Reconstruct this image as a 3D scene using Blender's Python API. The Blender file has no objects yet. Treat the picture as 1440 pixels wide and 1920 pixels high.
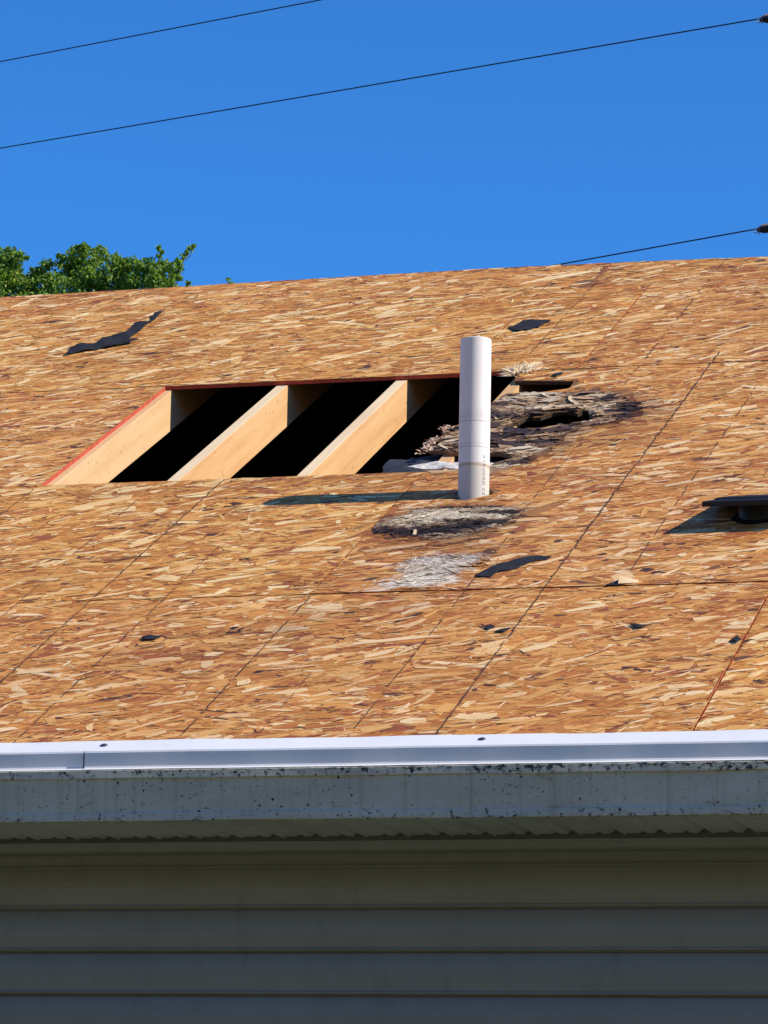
import bpy, bmesh, math, random
import numpy as np
from mathutils import Matrix, Vector
from mathutils.geometry import delaunay_2d_cdt

random.seed(7)
rng = np.random.default_rng(11)
scene = bpy.context.scene
ZE = 2.95                       # height of the roof deck's lower edge above the ground
PITCH = math.radians(26.565)    # 6-in-12 roof

# ------------------------------------------------------------------ camera
cam_data = bpy.data.cameras.new('camera')
cam = bpy.data.objects.new('camera', cam_data)
scene.collection.objects.link(cam)
rt = Vector((0.96074705, 0.27669103, 0.02017885))
dn = Vector((-0.03223076, 0.18356541, -0.98247897))
fw = Vector((-0.27554726, 0.94326338, 0.18527789))
M = Matrix.Identity(4)
for i in range(3):
    M[i][0] = rt[i]; M[i][1] = -dn[i]; M[i][2] = -fw[i]
M.translation = Vector((3.0, -8.419495, ZE - 1.1063754))
cam.matrix_world = M
cam_data.sensor_fit = 'VERTICAL'
cam_data.sensor_height = 24.0
cam_data.lens = 7196.0 / 1920.0 * 24.0
cam_data.clip_start = 0.1
cam_data.clip_end = 2000.0
scene.camera = cam

# ------------------------------------------------------------------ sky, sun, exposure
SUN_EL = math.radians(38.0)
SUN_AZ = math.radians(90.5)      # clockwise from +Y: the sun stands off the right end of the roof
world = bpy.data.worlds.new('World')
scene.world = world
world.use_nodes = True
wn = world.node_tree
wn.nodes.clear()
sky = wn.nodes.new('ShaderNodeTexSky')
sky.sky_type = 'NISHITA'
sky.sun_disc = False
sky.sun_elevation = SUN_EL
sky.sun_rotation = SUN_AZ
sky.altitude = 1500
sky.air_density = 1.0
sky.dust_density = 0.0
sky.ozone_density = 6.0
tint = wn.nodes.new('ShaderNodeMix'); tint.data_type = 'RGBA'; tint.blend_type = 'MULTIPLY'
tint.inputs[0].default_value = 1.0
tint.inputs[7].default_value = (0.33, 0.89, 1.37, 1)
bg = wn.nodes.new('ShaderNodeBackground'); bg.inputs[1].default_value = 0.118
wo = wn.nodes.new('ShaderNodeOutputWorld')
wn.links.new(sky.outputs[0], tint.inputs[6])
wn.links.new(tint.outputs[2], bg.inputs[0])
wn.links.new(bg.outputs[0], wo.inputs[0])

sd = bpy.data.lights.new('sun', 'SUN')
sd.energy = 4.9
sd.angle = math.radians(0.5)
sd.color = (1.0, 0.94, 0.84)
sun = bpy.data.objects.new('sun', sd)
scene.collection.objects.link(sun)
sdir = Vector((math.sin(SUN_AZ) * math.cos(SUN_EL), math.cos(SUN_AZ) * math.cos(SUN_EL), math.sin(SUN_EL)))
sun.rotation_euler = sdir.to_track_quat('Z', 'Y').to_euler()
sun.location = (20, -2, 20)

scene.view_settings.view_transform = 'Standard'
scene.view_settings.look = 'None'
scene.view_settings.exposure = 0.15
scene.view_settings.gamma = 1.0
scene.view_settings.use_curve_mapping = False

# ------------------------------------------------------------------ helpers
def link(o):
    scene.collection.objects.link(o); return o

def tag(o, label=None, cat=None, group=None, kind=None):
    if label: o['label'] = label
    if cat: o['category'] = cat
    if group: o['group'] = group
    if kind: o['kind'] = kind
    return o

def empty(name, loc=(0, 0, 0)):
    o = bpy.data.objects.new(name, None); o.location = loc
    o.empty_display_size = 0.2
    return link(o)

def mesh_obj(name, verts, faces, mat, parent=None, smooth=False, loc=(0, 0, 0), rot=(0, 0, 0)):
    me = bpy.data.meshes.new(name)
    me.from_pydata([tuple(v) for v in verts], [], faces)
    mats = mat if isinstance(mat, (list, tuple)) else [mat]
    for m in mats: me.materials.append(m)
    if smooth: me.polygons.foreach_set('use_smooth', [True] * len(me.polygons))
    me.update()
    o = bpy.data.objects.new(name, me)
    o.location = loc; o.rotation_euler = rot
    if parent: o.parent = parent
    return link(o)

def box(x0, x1, y0, y1, z0, z1):
    v = [(x0, y0, z0), (x1, y0, z0), (x1, y1, z0), (x0, y1, z0), (x0, y0, z1), (x1, y0, z1), (x1, y1, z1), (x0, y1, z1)]
    f = [(0, 3, 2, 1), (4, 5, 6, 7), (0, 1, 5, 4), (1, 2, 6, 5), (2, 3, 7, 6), (3, 0, 4, 7)]
    return v, f

def extrude_profile(prof, x0, x1, closed=False):
    """profile of (y, z) swept along x"""
    n = len(prof)
    v = [(x0, y, z) for y, z in prof] + [(x1, y, z) for y, z in prof]
    f = []
    for i in range(n if closed else n - 1):
        j = (i + 1) % n
        f.append((i, j, n + j, n + i))
    if closed:
        f.append(tuple(range(n))[::-1]); f.append(tuple(range(n, 2 * n)))
    return v, f

def tube(path, rad, seg=8, cap=True):
    v, f = [], []
    n = len(path)
    pts = [Vector(q) for q in path]
    up = Vector((0.13, 0.21, 0.97)).normalized()
    for i, q in enumerate(pts):
        t = (pts[min(i + 1, n - 1)] - pts[max(i - 1, 0)]).normalized()
        a = t.cross(up)
        if a.length < 1e-3: a = t.cross(Vector((1, 0, 0)))
        a.normalize(); b = t.cross(a)
        r = rad[i] if isinstance(rad, (list, tuple)) else rad
        for k in range(seg):
            w = 2 * math.pi * k / seg
            v.append(q + a * (r * math.cos(w)) + b * (r * math.sin(w)))
    for i in range(n - 1):
        for k in range(seg):
            l = (k + 1) % seg
            f.append((i * seg + k, i * seg + l, (i + 1) * seg + l, (i + 1) * seg + k))
    if cap:
        f.append(tuple(range(seg))[::-1]); f.append(tuple(range((n - 1) * seg, n * seg)))
    return v, f

def merge(parts):
    V, F = [], []
    for v, f in parts:
        b = len(V); V += list(v); F += [tuple(i + b for i in q) for q in f]
    return V, F

# ------------------------------------------------------------------ materials
def new_mat(name):
    m = bpy.data.materials.new(name); m.use_nodes = True
    nt = m.node_tree
    return m, nt, nt.nodes['Principled BSDF']

def N(nt, t, **kw):
    n = nt.nodes.new(t)
    for k, v in kw.items(): setattr(n, k, v)
    return n

def mixc(nt, a, b, fac, mode='MIX'):
    n = N(nt, 'ShaderNodeMix', data_type='RGBA', blend_type=mode)
    for sock, val in ((n.inputs[0], fac), (n.inputs[6], a), (n.inputs[7], b)):
        if isinstance(val, bpy.types.NodeSocket): nt.links.new(val, sock)
        elif isinstance(val, (int, float)): sock.default_value = val
        else: sock.default_value = (*val, 1)
    return n.outputs[2]

def ramp(nt, sock, stops):
    r = N(nt, 'ShaderNodeValToRGB')
    e = r.color_ramp.elements
    while len(e) > 1: e.remove(e[-1])
    e[0].position = stops[0][0]; e[0].color = (*stops[0][1], 1)
    for p_, c in stops[1:]:
        q = e.new(p_); q.color = (*c, 1)
    nt.links.new(sock, r.inputs[0])
    return r.outputs[0]

def noise(nt, vec, scale, detail=4, rough=0.55, mapping=None):
    n = N(nt, 'ShaderNodeTexNoise')
    n.inputs['Scale'].default_value = scale
    n.inputs['Detail'].default_value = detail
    n.inputs['Roughness'].default_value = rough
    if mapping:
        mp = N(nt, 'ShaderNodeMapping'); mp.inputs['Scale'].default_value = mapping
        nt.links.new(vec, mp.inputs[0]); vec = mp.outputs[0]
    nt.links.new(vec, n.inputs['Vector'])
    return n.outputs[0]

def bump(nt, bsdf, h, strength, dist=0.002):
    b = N(nt, 'ShaderNodeBump'); b.inputs['Strength'].default_value = strength
    b.inputs['Distance'].default_value = dist
    nt.links.new(h, b.inputs['Height']); nt.links.new(b.outputs[0], bsdf.inputs['Normal'])

G3 = lambda g: (g, g, g)

def mat_strand():
    m, nt, b = new_mat('strand_board')
    tone = N(nt, 'ShaderNodeAttribute', attribute_name='tone').outputs['Color']
    g = N(nt, 'ShaderNodeAttribute', attribute_name='grain').outputs['Vector']
    n1 = noise(nt, g, 1.0, 5, 0.65, (22, 420, 1))
    c1 = ramp(nt, n1, [(0.25, G3(0.50)), (0.5, G3(1.0)), (0.75, G3(1.25))])
    col = mixc(nt, tone, c1, 1.0, 'MULTIPLY')
    tc = N(nt, 'ShaderNodeTexCoord').outputs['Object']
    n2 = noise(nt, tc, 2.2, 4, 0.6, (0.8, 1.4, 1))
    c2 = ramp(nt, n2, [(0.3, (0.90, 0.83, 0.78)), (0.6, (1.04, 1.04, 1.04))])
    col = mixc(nt, col, c2, 1.0, 'MULTIPLY')
    nt.links.new(col, b.inputs['Base Color'])
    b.inputs['Roughness'].default_value = 0.62
    b.inputs['Specular IOR Level'].default_value = 0.25
    bump(nt, b, n1, 0.55, 0.0012)
    return m

def mat_plain_wood(name, c, c2, rough=0.7, scale=(3, 40, 40), knots=False, strength=0.3):
    m, nt, b = new_mat(name)
    tc = N(nt, 'ShaderNodeTexCoord').outputs['Object']
    n = noise(nt, tc, 1.0, 6, 0.6, scale)
    col = ramp(nt, n, [(0.3, c2), (0.6, c)])
    n3 = noise(nt, tc, 42.0, 4, 0.75)
    sp = ramp(nt, n3, [(0.30, (0.38, 0.26, 0.15)), (0.37, G3(1.0))])
    if knots: col = mixc(nt, col, sp, 0.8, 'MULTIPLY')
    nt.links.new(col, b.inputs['Base Color'])
    b.inputs['Roughness'].default_value = rough
    b.inputs['Specular IOR Level'].default_value = 0.2
    bump(nt, b, n, strength, 0.002)
    return m

def mat_simple(name, c, rough=0.6, spec=0.3, var=0.2, scale=8.0, bumpy=0.0, bscale=60.0):
    m, nt, b = new_mat(name)
    tc = N(nt, 'ShaderNodeTexCoord').outputs['Object']
    n = noise(nt, tc, scale, 5, 0.6)
    col = ramp(nt, n, [(0.3, tuple(q * (1 - var) for q in c)), (0.7, tuple(min(1, q * (1 + var)) for q in c))])
    nt.links.new(col, b.inputs['Base Color'])
    b.inputs['Roughness'].default_value = rough
    b.inputs['Specular IOR Level'].default_value = spec
    if bumpy: bump(nt, b, noise(nt, tc, bscale, 4, 0.6), bumpy, 0.003)
    return m

def spots(nt, tc, scale, lo, hi, mapping=None, rnd=None):
    """black dots of uneven size: 1 where there is a dot"""
    v = N(nt, 'ShaderNodeTexVoronoi'); v.inputs['Scale'].default_value = scale
    vec = tc
    if mapping:
        mp = N(nt, 'ShaderNodeMapping'); mp.inputs['Scale'].default_value = mapping
        nt.links.new(tc, mp.inputs[0]); vec = mp.outputs[0]
    nt.links.new(vec, v.inputs['Vector'])
    sep = N(nt, 'ShaderNodeSeparateColor'); nt.links.new(v.outputs['Color'], sep.inputs[0])
    # threshold radius depends on the cell's random value
    mr = N(nt, 'ShaderNodeMapRange'); mr.inputs[1].default_value = lo; mr.inputs[2].default_value = 1.0
    mr.inputs[3].default_value = 0.0; mr.inputs[4].default_value = hi
    nt.links.new(sep.outputs[0], mr.inputs[0])
    lt = N(nt, 'ShaderNodeMath', operation='LESS_THAN')
    nt.links.new(v.outputs['Distance'], lt.inputs[0]); nt.links.new(mr.outputs[0], lt.inputs[1])
    return lt.outputs[0]

def mat_fascia():
    m, nt, b = new_mat('weathered_white_aluminium')
    tc = N(nt, 'ShaderNodeTexCoord').outputs['Object']
    base = ramp(nt, noise(nt, tc, 3.0, 5, 0.6, (1, 1, 4)), [(0.3, (0.52, 0.475, 0.355)), (0.7, (0.64, 0.59, 0.46))])
    stain = ramp(nt, noise(nt, tc, 9.0, 6, 0.65, (1, 1, 3.5)), [(0.60, G3(1.0)), (0.74, (0.62, 0.58, 0.45))])
    col = mixc(nt, base, stain, 1.0, 'MULTIPLY')
    d1 = spots(nt, tc, 95, 0.86, 0.34)
    d2 = spots(nt, tc, 210, 0.84, 0.40)
    mx = N(nt, 'ShaderNodeMath', operation='MAXIMUM')
    nt.links.new(d1, mx.inputs[0]); nt.links.new(d2, mx.inputs[1])
    clump = ramp_z(nt, noise(nt, tc, 3.3, 3, 0.6), [(0.40, 0.0), (0.56, 1.0)])
    mk = N(nt, 'ShaderNodeMath', operation='MULTIPLY'); nt.links.new(mx.outputs[0], mk.inputs[0]); nt.links.new(clump, mk.inputs[1])
    strk = ramp(nt, noise(nt, tc, 1.0, 6, 0.7, (38, 1, 1.6)), [(0.36, (0.70, 0.69, 0.64)), (0.50, G3(1.0))])
    col = mixc(nt, col, strk, 0.7, 'MULTIPLY')
    # mildew: denser along the upper and lower rolled bands of the strip
    sep = N(nt, 'ShaderNodeSeparateXYZ'); nt.links.new(tc, sep.inputs[0])
    zr = ramp_z(nt, sep.outputs[2], [(-0.172, 0.75), (-0.160, 0.55), (-0.146, 0.12), (-0.10, 0.0), (-0.076, 0.05), (-0.066, 0.75), (-0.050, 0.95)])
    xr = N(nt, 'ShaderNodeMapRange'); xr.inputs[1].default_value = -0.5; xr.inputs[2].default_value = 1.5
    xr.inputs[3].default_value = 0.55; xr.inputs[4].default_value = 1.15
    nt.links.new(sep.outputs[0], xr.inputs[0])
    ml = N(nt, 'ShaderNodeMath', operation='MULTIPLY'); nt.links.new(zr, ml.inputs[0]); nt.links.new(xr.outputs[0], ml.inputs[1])
    nm = noise(nt, tc, 75.0, 6, 0.75, (0.8, 1, 1))
    ng = noise(nt, tc, 6.0, 3, 0.6)
    ad = N(nt, 'ShaderNodeMath', operation='MULTIPLY_ADD'); nt.links.new(ml.outputs[0], ad.inputs[0]); ad.inputs[1].default_value = 0.13
    nt.links.new(nm, ad.inputs[2])
    ad2 = N(nt, 'ShaderNodeMath', operation='MULTIPLY_ADD'); nt.links.new(ng, ad2.inputs[0]); ad2.inputs[1].default_value = 0.16
    nt.links.new(ad.outputs[0], ad2.inputs[2])
    mil = ramp(nt, ad2.outputs[0], [(0.70, G3(0)), (0.76, G3(1))])
    col = mixc(nt, col, (0.025, 0.028, 0.026), mil)
    col = mixc(nt, col, (0.02, 0.022, 0.022), mk.outputs[0])
    nt.links.new(col, b.inputs['Base Color'])
    b.inputs['Roughness'].default_value = 0.45
    b.inputs['Specular IOR Level'].default_value = 0.4
    bump(nt, b, noise(nt, tc, 12, 3, 0.5), 0.12, 0.004)
    return m

def ramp_z(nt, sock, pts):
    """piecewise linear value of a coordinate, through a ramp"""
    lo, hi = pts[0][0], pts[-1][0]
    mr = N(nt, 'ShaderNodeMapRange'); mr.inputs[1].default_value = lo; mr.inputs[2].default_value = hi
    nt.links.new(sock, mr.inputs[0])
    c = ramp(nt, mr.outputs[0], [((q - lo) / (hi - lo), G3(v)) for q, v in pts])
    s = N(nt, 'ShaderNodeSeparateColor'); nt.links.new(c, s.inputs[0])
    return s.outputs[0]

def mat_pvc():
    m, nt, b = new_mat('white_pvc')
    tc = N(nt, 'ShaderNodeTexCoord').outputs['Object']
    sep = N(nt, 'ShaderNodeSeparateXYZ'); nt.links.new(tc, sep.inputs[0])
    wob = noise(nt, tc, 14, 3, 0.5)
    za = N(nt, 'ShaderNodeMath', operation='MULTIPLY_ADD'); nt.links.new(wob, za.inputs[0]); za.inputs[1].default_value = 0.012
    nt.links.new(sep.outputs[2], za.inputs[2])
    # old sealant line: paler paint above it, cream bare pipe below
    mr = N(nt, 'ShaderNodeMapRange'); mr.inputs[1].default_value = 0.06; mr.inputs[2].default_value = 0.16
    nt.links.new(za.outputs[0], mr.inputs[0])
    base = ramp(nt, mr.outputs[0], [(0.0, (0.66, 0.61, 0.52)), (0.40, (0.68, 0.63, 0.54)), (0.44, (0.52, 0.40, 0.26)), (0.50, (0.60, 0.50, 0.38)), (0.54, (0.84, 0.81, 0.74))])
    n2 = noise(nt, tc, 30, 6, 0.7, (1, 1, 0.5))
    gr = ramp(nt, n2, [(0.30, G3(0.89)), (0.42, G3(1.0))])
    col = mixc(nt, base, gr, 1.0, 'MULTIPLY')
    # a few scuffs running round the pipe
    n3 = noise(nt, tc, 1.0, 6, 0.7, (14, 14, 170))
    sc = ramp(nt, n3, [(0.27, G3(0.55)), (0.33, G3(1.0))])
    col = mixc(nt, col, sc, 0.8, 'MULTIPLY')
    zz_ = N(nt, 'ShaderNodeMath', operation='MULTIPLY_ADD'); nt.links.new(noise(nt, tc, 9, 2, 0.5), zz_.inputs[0]); zz_.inputs[1].default_value = 0.006
    nt.links.new(sep.outputs[2], zz_.inputs[2])
    ln = ramp_z(nt, zz_.outputs[0], [(0.10, 0), (0.1535, 0), (0.155, 1), (0.1575, 0), (0.163, 0), (0.1645, 0.8), (0.166, 0), (0.2285, 0), (0.2305, 1), (0.2325, 0.1), (0.245, 0.25), (0.27, 0.0), (0.5, 0)])
    br_ = N(nt, 'ShaderNodeMath', operation='MULTIPLY'); nt.links.new(ln, br_.inputs[0])
    nt.links.new(ramp_z(nt, noise(nt, tc, 22, 3, 0.6), [(0.38, 0.0), (0.52, 0.75)]), br_.inputs[1])
    col = mixc(nt, col, (0.22, 0.21, 0.23), br_.outputs[0])
    nt.links.new(col, b.inputs['Base Color'])
    b.inputs['Roughness'].default_value = 0.5
    b.inputs['Specular IOR Level'].default_value = 0.35
    bump(nt, b, n2, 0.25, 0.0015)
    return m

def mat_leaf(name, c):
    m, nt, b = new_mat(name)
    tone = N(nt, 'ShaderNodeAttribute', attribute_name='tone').outputs['Color']
    nt.links.new(tone, b.inputs['Base Color'])
    b.inputs['Roughness'].default_value = 0.5
    b.inputs['Specular IOR Level'].default_value = 0.3
    tr = N(nt, 'ShaderNodeBsdfTranslucent')
    br = mixc(nt, tone, (1.0, 1.25, 0.4), 1.0, 'MULTIPLY')
    nt.links.new(br, tr.inputs[0])
    ms = N(nt, 'ShaderNodeMixShader'); ms.inputs[0].default_value = 0.35
    nt.links.new(b.outputs[0], ms.inputs[1]); nt.links.new(tr.outputs[0], ms.inputs[2])
    out = nt.nodes['Material Output']; nt.links.new(ms.outputs[0], out.inputs[0])
    return m

def mat_siding(name, c, var=0.06):
    m, nt, b = new_mat(name)
    tc = N(nt, 'ShaderNodeTexCoord').outputs['Object']
    n = noise(nt, tc, 2.5, 5, 0.6, (1, 1, 5))
    col = ramp(nt, n, [(0.3, tuple(q * (1 - var) for q in c)), (0.7, tuple(q * (1 + var) for q in c))])
    dirt = ramp(nt, noise(nt, tc, 16, 6, 0.7, (1, 1, 0.35)), [(0.3, G3(0.86)), (0.5, G3(1.0))])
    col = mixc(nt, col, dirt, 1.0, 'MULTIPLY')
    nt.links.new(col, b.inputs['Base Color'])
    b.inputs['Roughness'].default_value = 0.36
    b.inputs['Specular IOR Level'].default_value = 0.55
    bump(nt, b, noise(nt, tc, 1.0, 5, 0.6, (60, 60, 260)), 0.10, 0.001)
    return m

STRAND = mat_strand()
RED = mat_simple('red_edge_paint', (0.48, 0.085, 0.05), 0.7, 0.2, 0.25, 40)
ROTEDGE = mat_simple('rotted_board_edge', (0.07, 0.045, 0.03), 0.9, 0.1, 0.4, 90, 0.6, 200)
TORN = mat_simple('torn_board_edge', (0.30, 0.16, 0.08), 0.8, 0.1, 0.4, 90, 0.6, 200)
MARK = mat_simple('printed_guide_line', (0.12, 0.065, 0.045), 0.8, 0.1, 0.5, 60)
MARKRED = mat_simple('red_seam_paint', (0.55, 0.095, 0.03), 0.7, 0.2, 0.3, 30)
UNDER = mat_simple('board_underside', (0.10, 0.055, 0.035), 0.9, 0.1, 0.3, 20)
PINE = mat_plain_wood('pine', (0.74, 0.44, 0.20), (0.64, 0.35, 0.14), 0.7, (30, 2.2, 30), knots=True)
PALEPINE = mat_plain_wood('pale_pine', (0.76, 0.49, 0.25), (0.68, 0.41, 0.19), 0.7, (30, 2.2, 30), knots=True)
FELT = mat_simple('tar_felt', (0.020, 0.019, 0.022), 0.75, 0.3, 0.5, 45, 0.7, 150)
MEMBRANE = mat_simple('grey_membrane', (0.040, 0.043, 0.052), 0.7, 0.3, 0.3, 25, 0.5, 60)  # base colour darkened to hold the shade inside the hole
DRIP = mat_simple('clean_white_aluminium', (0.90, 0.88, 0.84), 0.38, 0.5, 0.03, 5)
FASCIA = mat_fascia()
SIDING = mat_siding('vinyl_siding', (0.285, 0.275, 0.225))
SOFFITM = mat_siding('vinyl_soffit', (0.60, 0.60, 0.62), 0.25)
TRIM = mat_siding('vinyl_trim', (0.30, 0.305, 0.30))
BLACKP = mat_simple('black_plastic', (0.014, 0.014, 0.016), 0.5, 0.35, 0.2, 12)
PVC = mat_pvc()
INK = mat_simple('grey_ink', (0.16, 0.15, 0.17), 0.7, 0.2, 0.2, 200)
NAIL = mat_simple('dark_nail', (0.05, 0.045, 0.10), 0.5, 0.4, 0.1, 10)
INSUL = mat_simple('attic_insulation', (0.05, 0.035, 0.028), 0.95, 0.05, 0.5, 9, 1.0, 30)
WIRE = mat_simple('dark_wire', (0.025, 0.035, 0.06), 0.6, 0.3, 0.1, 5)
METAL = mat_simple('galvanised_metal', (0.42, 0.40, 0.46), 0.4, 0.5, 0.3, 30)
METAL.node_tree.nodes['Principled BSDF'].inputs['Metallic'].default_value = 0.4
RUBBER = mat_simple('dark_polymer', (0.04, 0.03, 0.05), 0.45, 0.5, 0.2, 20)
BARK = mat_plain_wood('bark', (0.16, 0.12, 0.09), (0.07, 0.05, 0.04), 0.9, (12, 12, 3), False, 0.8)
LEAF = mat_leaf('leaf', None)
GRASS = mat_simple('lawn', (0.105, 0.11, 0.05), 0.9, 0.1, 0.35, 1.5, 0.6, 30)
POLE = mat_plain_wood('creosoted_pole', (0.15, 0.10, 0.07), (0.08, 0.055, 0.04), 0.9, (20, 20, 2))

# ------------------------------------------------------------------ ground
g = mesh_obj('ground', [(-400, -400, 0), (400, -400, 0), (400, 400, 0), (-400, 400, 0)], [(0, 1, 2, 3)], GRASS)
tag(g, 'green lawn round the house', 'lawn', kind='structure')

def blocker_hill_mesh():  # added unseen slope: blocks low sky and bounces warm sun onto the wall
    V, F = [], []
    ny, nx_ = 16, 40
    for j in range(ny):
        for i in range(nx_):
            t = j / (ny - 1); x = -90 + 180 * i / (nx_ - 1)
            z = 16.0 * (3 * t * t - 2 * t ** 3) + 0.7 * math.sin(x * 0.13 + j) * t + 0.5 * math.sin(x * 0.31 + j * 1.7) * t - 0.02
            V.append((x, -14 - 34 * t, z))
    for j in range(ny - 1):
        for i in range(nx_ - 1):
            a = j * nx_ + i; F.append((a, a + nx_, a + nx_ + 1, a + 1))
    return V, F
BLOCKER_HILL = mat_simple('blocker_hill_grass', (0.26, 0.215, 0.13), 0.95, 0.1, 0.4, 0.6, 0.6, 12)
o = mesh_obj('blocker_hill', *blocker_hill_mesh(), BLOCKER_HILL, smooth=True)
tag(o, 'unseen dry grass slope added behind the camera to block sky and bounce sun', 'blocker_hill', kind='structure')

# ------------------------------------------------------------------ house
house = empty('house', (0, 0, 0))
tag(house, 'house with bare strand board roof deck, a hole cut in it, and grey siding', 'house')
ROOF = dict(parent=house, loc=(0, 0, ZE), rot=(PITCH, 0, 0))    # roof-plane frame: x along the eave, y up the slope, z off the deck
EAVE = dict(parent=house, loc=(0, 0, ZE))

RIDGE = [(-8, 5.235), (-3, 5.235), (-2.355, 5.24), (-1.9, 5.25), (-1.517, 5.266), (-0.9, 5.29), (-0.383, 5.305), (0.1, 5.292), (0.576, 5.262), (1.2, 5.24), (8, 5.235)]
def ridge_s(u): return float(np.interp(u, [q[0] for q in RIDGE], [q[1] for q in RIDGE]))
TH = 0.0119

HOLE_EDGE = [(0.006, 3.6616), (0.020, 3.640), (0.030, 3.612), (0.038, 3.585), (0.036, 3.560), (0.046, 3.529), (0.10, 3.520), (0.17, 3.508), (0.246, 3.492),
             (0.249, 3.42), (0.2495, 3.352), (0.20, 3.348), (0.15, 3.362), (0.092, 3.360), (0.070, 3.372), (0.051, 3.350), (0.046, 3.30), (0.033, 3.249), (0.020, 3.17),
             (0.012, 3.08), (-0.004, 3.03), (-0.006, 2.965), (-0.030, 2.972), (-0.049, 2.952), (-0.040, 2.90), (-0.022, 2.87), (-0.030, 2.83), (-0.014, 2.80),
             (-0.020, 2.74), (-0.034, 2.71), (-0.020, 2.685), (0.015, 2.68), (0.05, 2.655), (0.10, 2.66), (0.15, 2.63), (0.20, 2.635), (0.245, 2.605), (0.262, 2.56), (0.240, 2.52), (0.21, 2.49), (0.18, 2.4424)]
GAP = [(0.160, 2.965), (0.166, 2.985), (0.177, 2.996), (0.188, 3.035), (0.203, 3.050), (0.220, 3.040), (0.237, 3.046), (0.262, 3.085), (0.293, 3.105),
       (0.322, 3.098), (0.347, 3.072), (0.362, 3.100), (0.375, 3.098), (0.388, 3.05), (0.396, 3.02), (0.422, 2.992), (0.388, 2.965), (0.356, 2.945), (0.318, 2.925),
       (0.281, 2.905), (0.245, 2.912), (0.211, 2.895), (0.190, 2.910), (0.172, 2.915), (0.162, 2.935)]
PIPE_S, PIPE_U = 2.164, 0.2392
PIPEHOLE = [(PIPE_U + 0.006 + 0.053 * math.cos(a), PIPE_S - 0.002 + 0.060 * math.sin(a)) for a in np.linspace(0, 2 * math.pi, 24, endpoint=False)]

def rect(u0, u1, s0, s1): return [(u0, s0), (u1, s0), (u1, s1), (u0, s1)]
G = 0.0022
R1 = [(-3.615, -1.177), (-1.177, 1.2625), (1.2625, 3.70)]
R2 = [(-4.85, -2.413), (-2.413, 0.0255), (0.0255, 2.464)]
R4 = [(-2.216, 0.2205), (0.2205, 2.66), (-4.65, -2.216), (2.66, 5.1)]
R5 = [(-4.877, -2.439), (-2.439, 0.0), (0.0, 2.439)]
sheets = []
for a, b in R1: sheets.append((rect(a + G, b - G, 0.0, 1.2192), [], 0.0))
for a, b in R2: sheets.append((rect(a + G, b - G, 1.2228, 2.4384), [PIPEHOLE] if a > 0 and a < 1 else [], 0.0022 if a > 0 else 0.0004))
sheets.append((rect(-3.615, -1.1775, 2.4424, 3.658), [], 0.0))
sheets.append(([(1.2610, 2.4424), (1.2610, 3.658)] + HOLE_EDGE, [GAP], 0.0))
sheets.append((rect(1.2640, 3.70, 2.4424, 3.658), [], 0.0))
for a, b in R4[:2]: sheets.append((rect(a + G, b - G, 3.6616, 4.8768), [], 0.0006))
for a, b in R5:
    us = np.linspace(a + G, b - G, 14)
    sheets.append(([(a + G, 4.8805), (b - G, 4.8805)] + [(float(u), ridge_s(u)) for u in us[::-1]], [], 0.0))
# outer sheets, well outside the frame
far = [rect(-7.2, -3.6185, 0, 1.2192), rect(3.7035, 7.2, 0, 1.2192), rect(-7.2, -4.8535, 1.2228, 2.4384), rect(2.4675, 7.2, 1.2228, 2.4384),
       rect(-7.2, -3.6185, 2.4424, 3.658), rect(3.7035, 7.2, 2.4424, 3.658), rect(-7.2, -2.2195, 3.6616, 4.8768), rect(2.6635, 7.2, 3.6616, 4.8768),
       rect(-7.2, -4.8805, 4.8805, 5.235), rect(2.4425, 7.2, 4.8805, 5.235)]

def inside(P, poly):
    x, y = P[..., 0], P[..., 1]
    r = np.zeros(x.shape, bool)
    n = len(poly); j = n - 1
    for i in range(n):
        xi, yi = poly[i]; xj, yj = poly[j]
        if yi != yj:
            c = ((yi > y) != (yj > y)) & (x < (xj - xi) * (y - yi) / (yj - yi) + xi)
            r ^= c
        j = i
    return r

def dist_poly(P, poly):
    """signed distance, positive inside (s squeezed to make patches follow their look on the slope)"""
    x, y = P[..., 0], P[..., 1]
    d = np.full(x.shape, 9.0)
    n = len(poly)
    for i in range(n):
        ax, ay = poly[i]; bx, by = poly[(i + 1) % n]
        ex, ey = bx - ax, by - ay
        t = np.clip(((x - ax) * ex + (y - ay) * ey) / (ex * ex + ey * ey + 1e-12), 0, 1)
        d = np.minimum(d, np.hypot(x - ax - t * ex, y - ay - t * ey))
    return np.where(inside(P, poly), d, -d)

ROT_A = [(0.037, 3.238), (0.051, 3.36), (0.171, 3.35), (0.285, 3.32), (0.396, 3.32), (0.47, 3.25), (0.53, 3.12), (0.548, 3.018), (0.491, 2.929), (0.400, 2.90), (0.361, 2.80), (0.355, 2.61),
         (0.298, 2.50), (0.243, 2.42), (0.10, 2.46), (-0.10, 2.45), (-0.16, 2.50), (-0.10, 2.60), (-0.03, 2.70), (-0.05, 2.95)]
ROT_B = [(0.046, 1.80), (0.046, 1.861), (0.062, 1.929), (0.113, 2.02), (0.201, 2.035), (0.30, 2.03), (0.377, 2.01), (0.444, 1.925), (0.421, 1.828), (0.36, 1.77), (0.309, 1.714), (0.227, 1.70), (0.129, 1.745)]
ROT_C = [(0.20, 1.46), (0.225, 1.52), (0.28, 1.55), (0.421, 1.544), (0.441, 1.482), (0.404, 1.43), (0.377, 1.342), (0.374, 1.285), (0.318, 1.235), (0.232, 1.240), (0.225, 1.30), (0.245, 1.37)]
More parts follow.
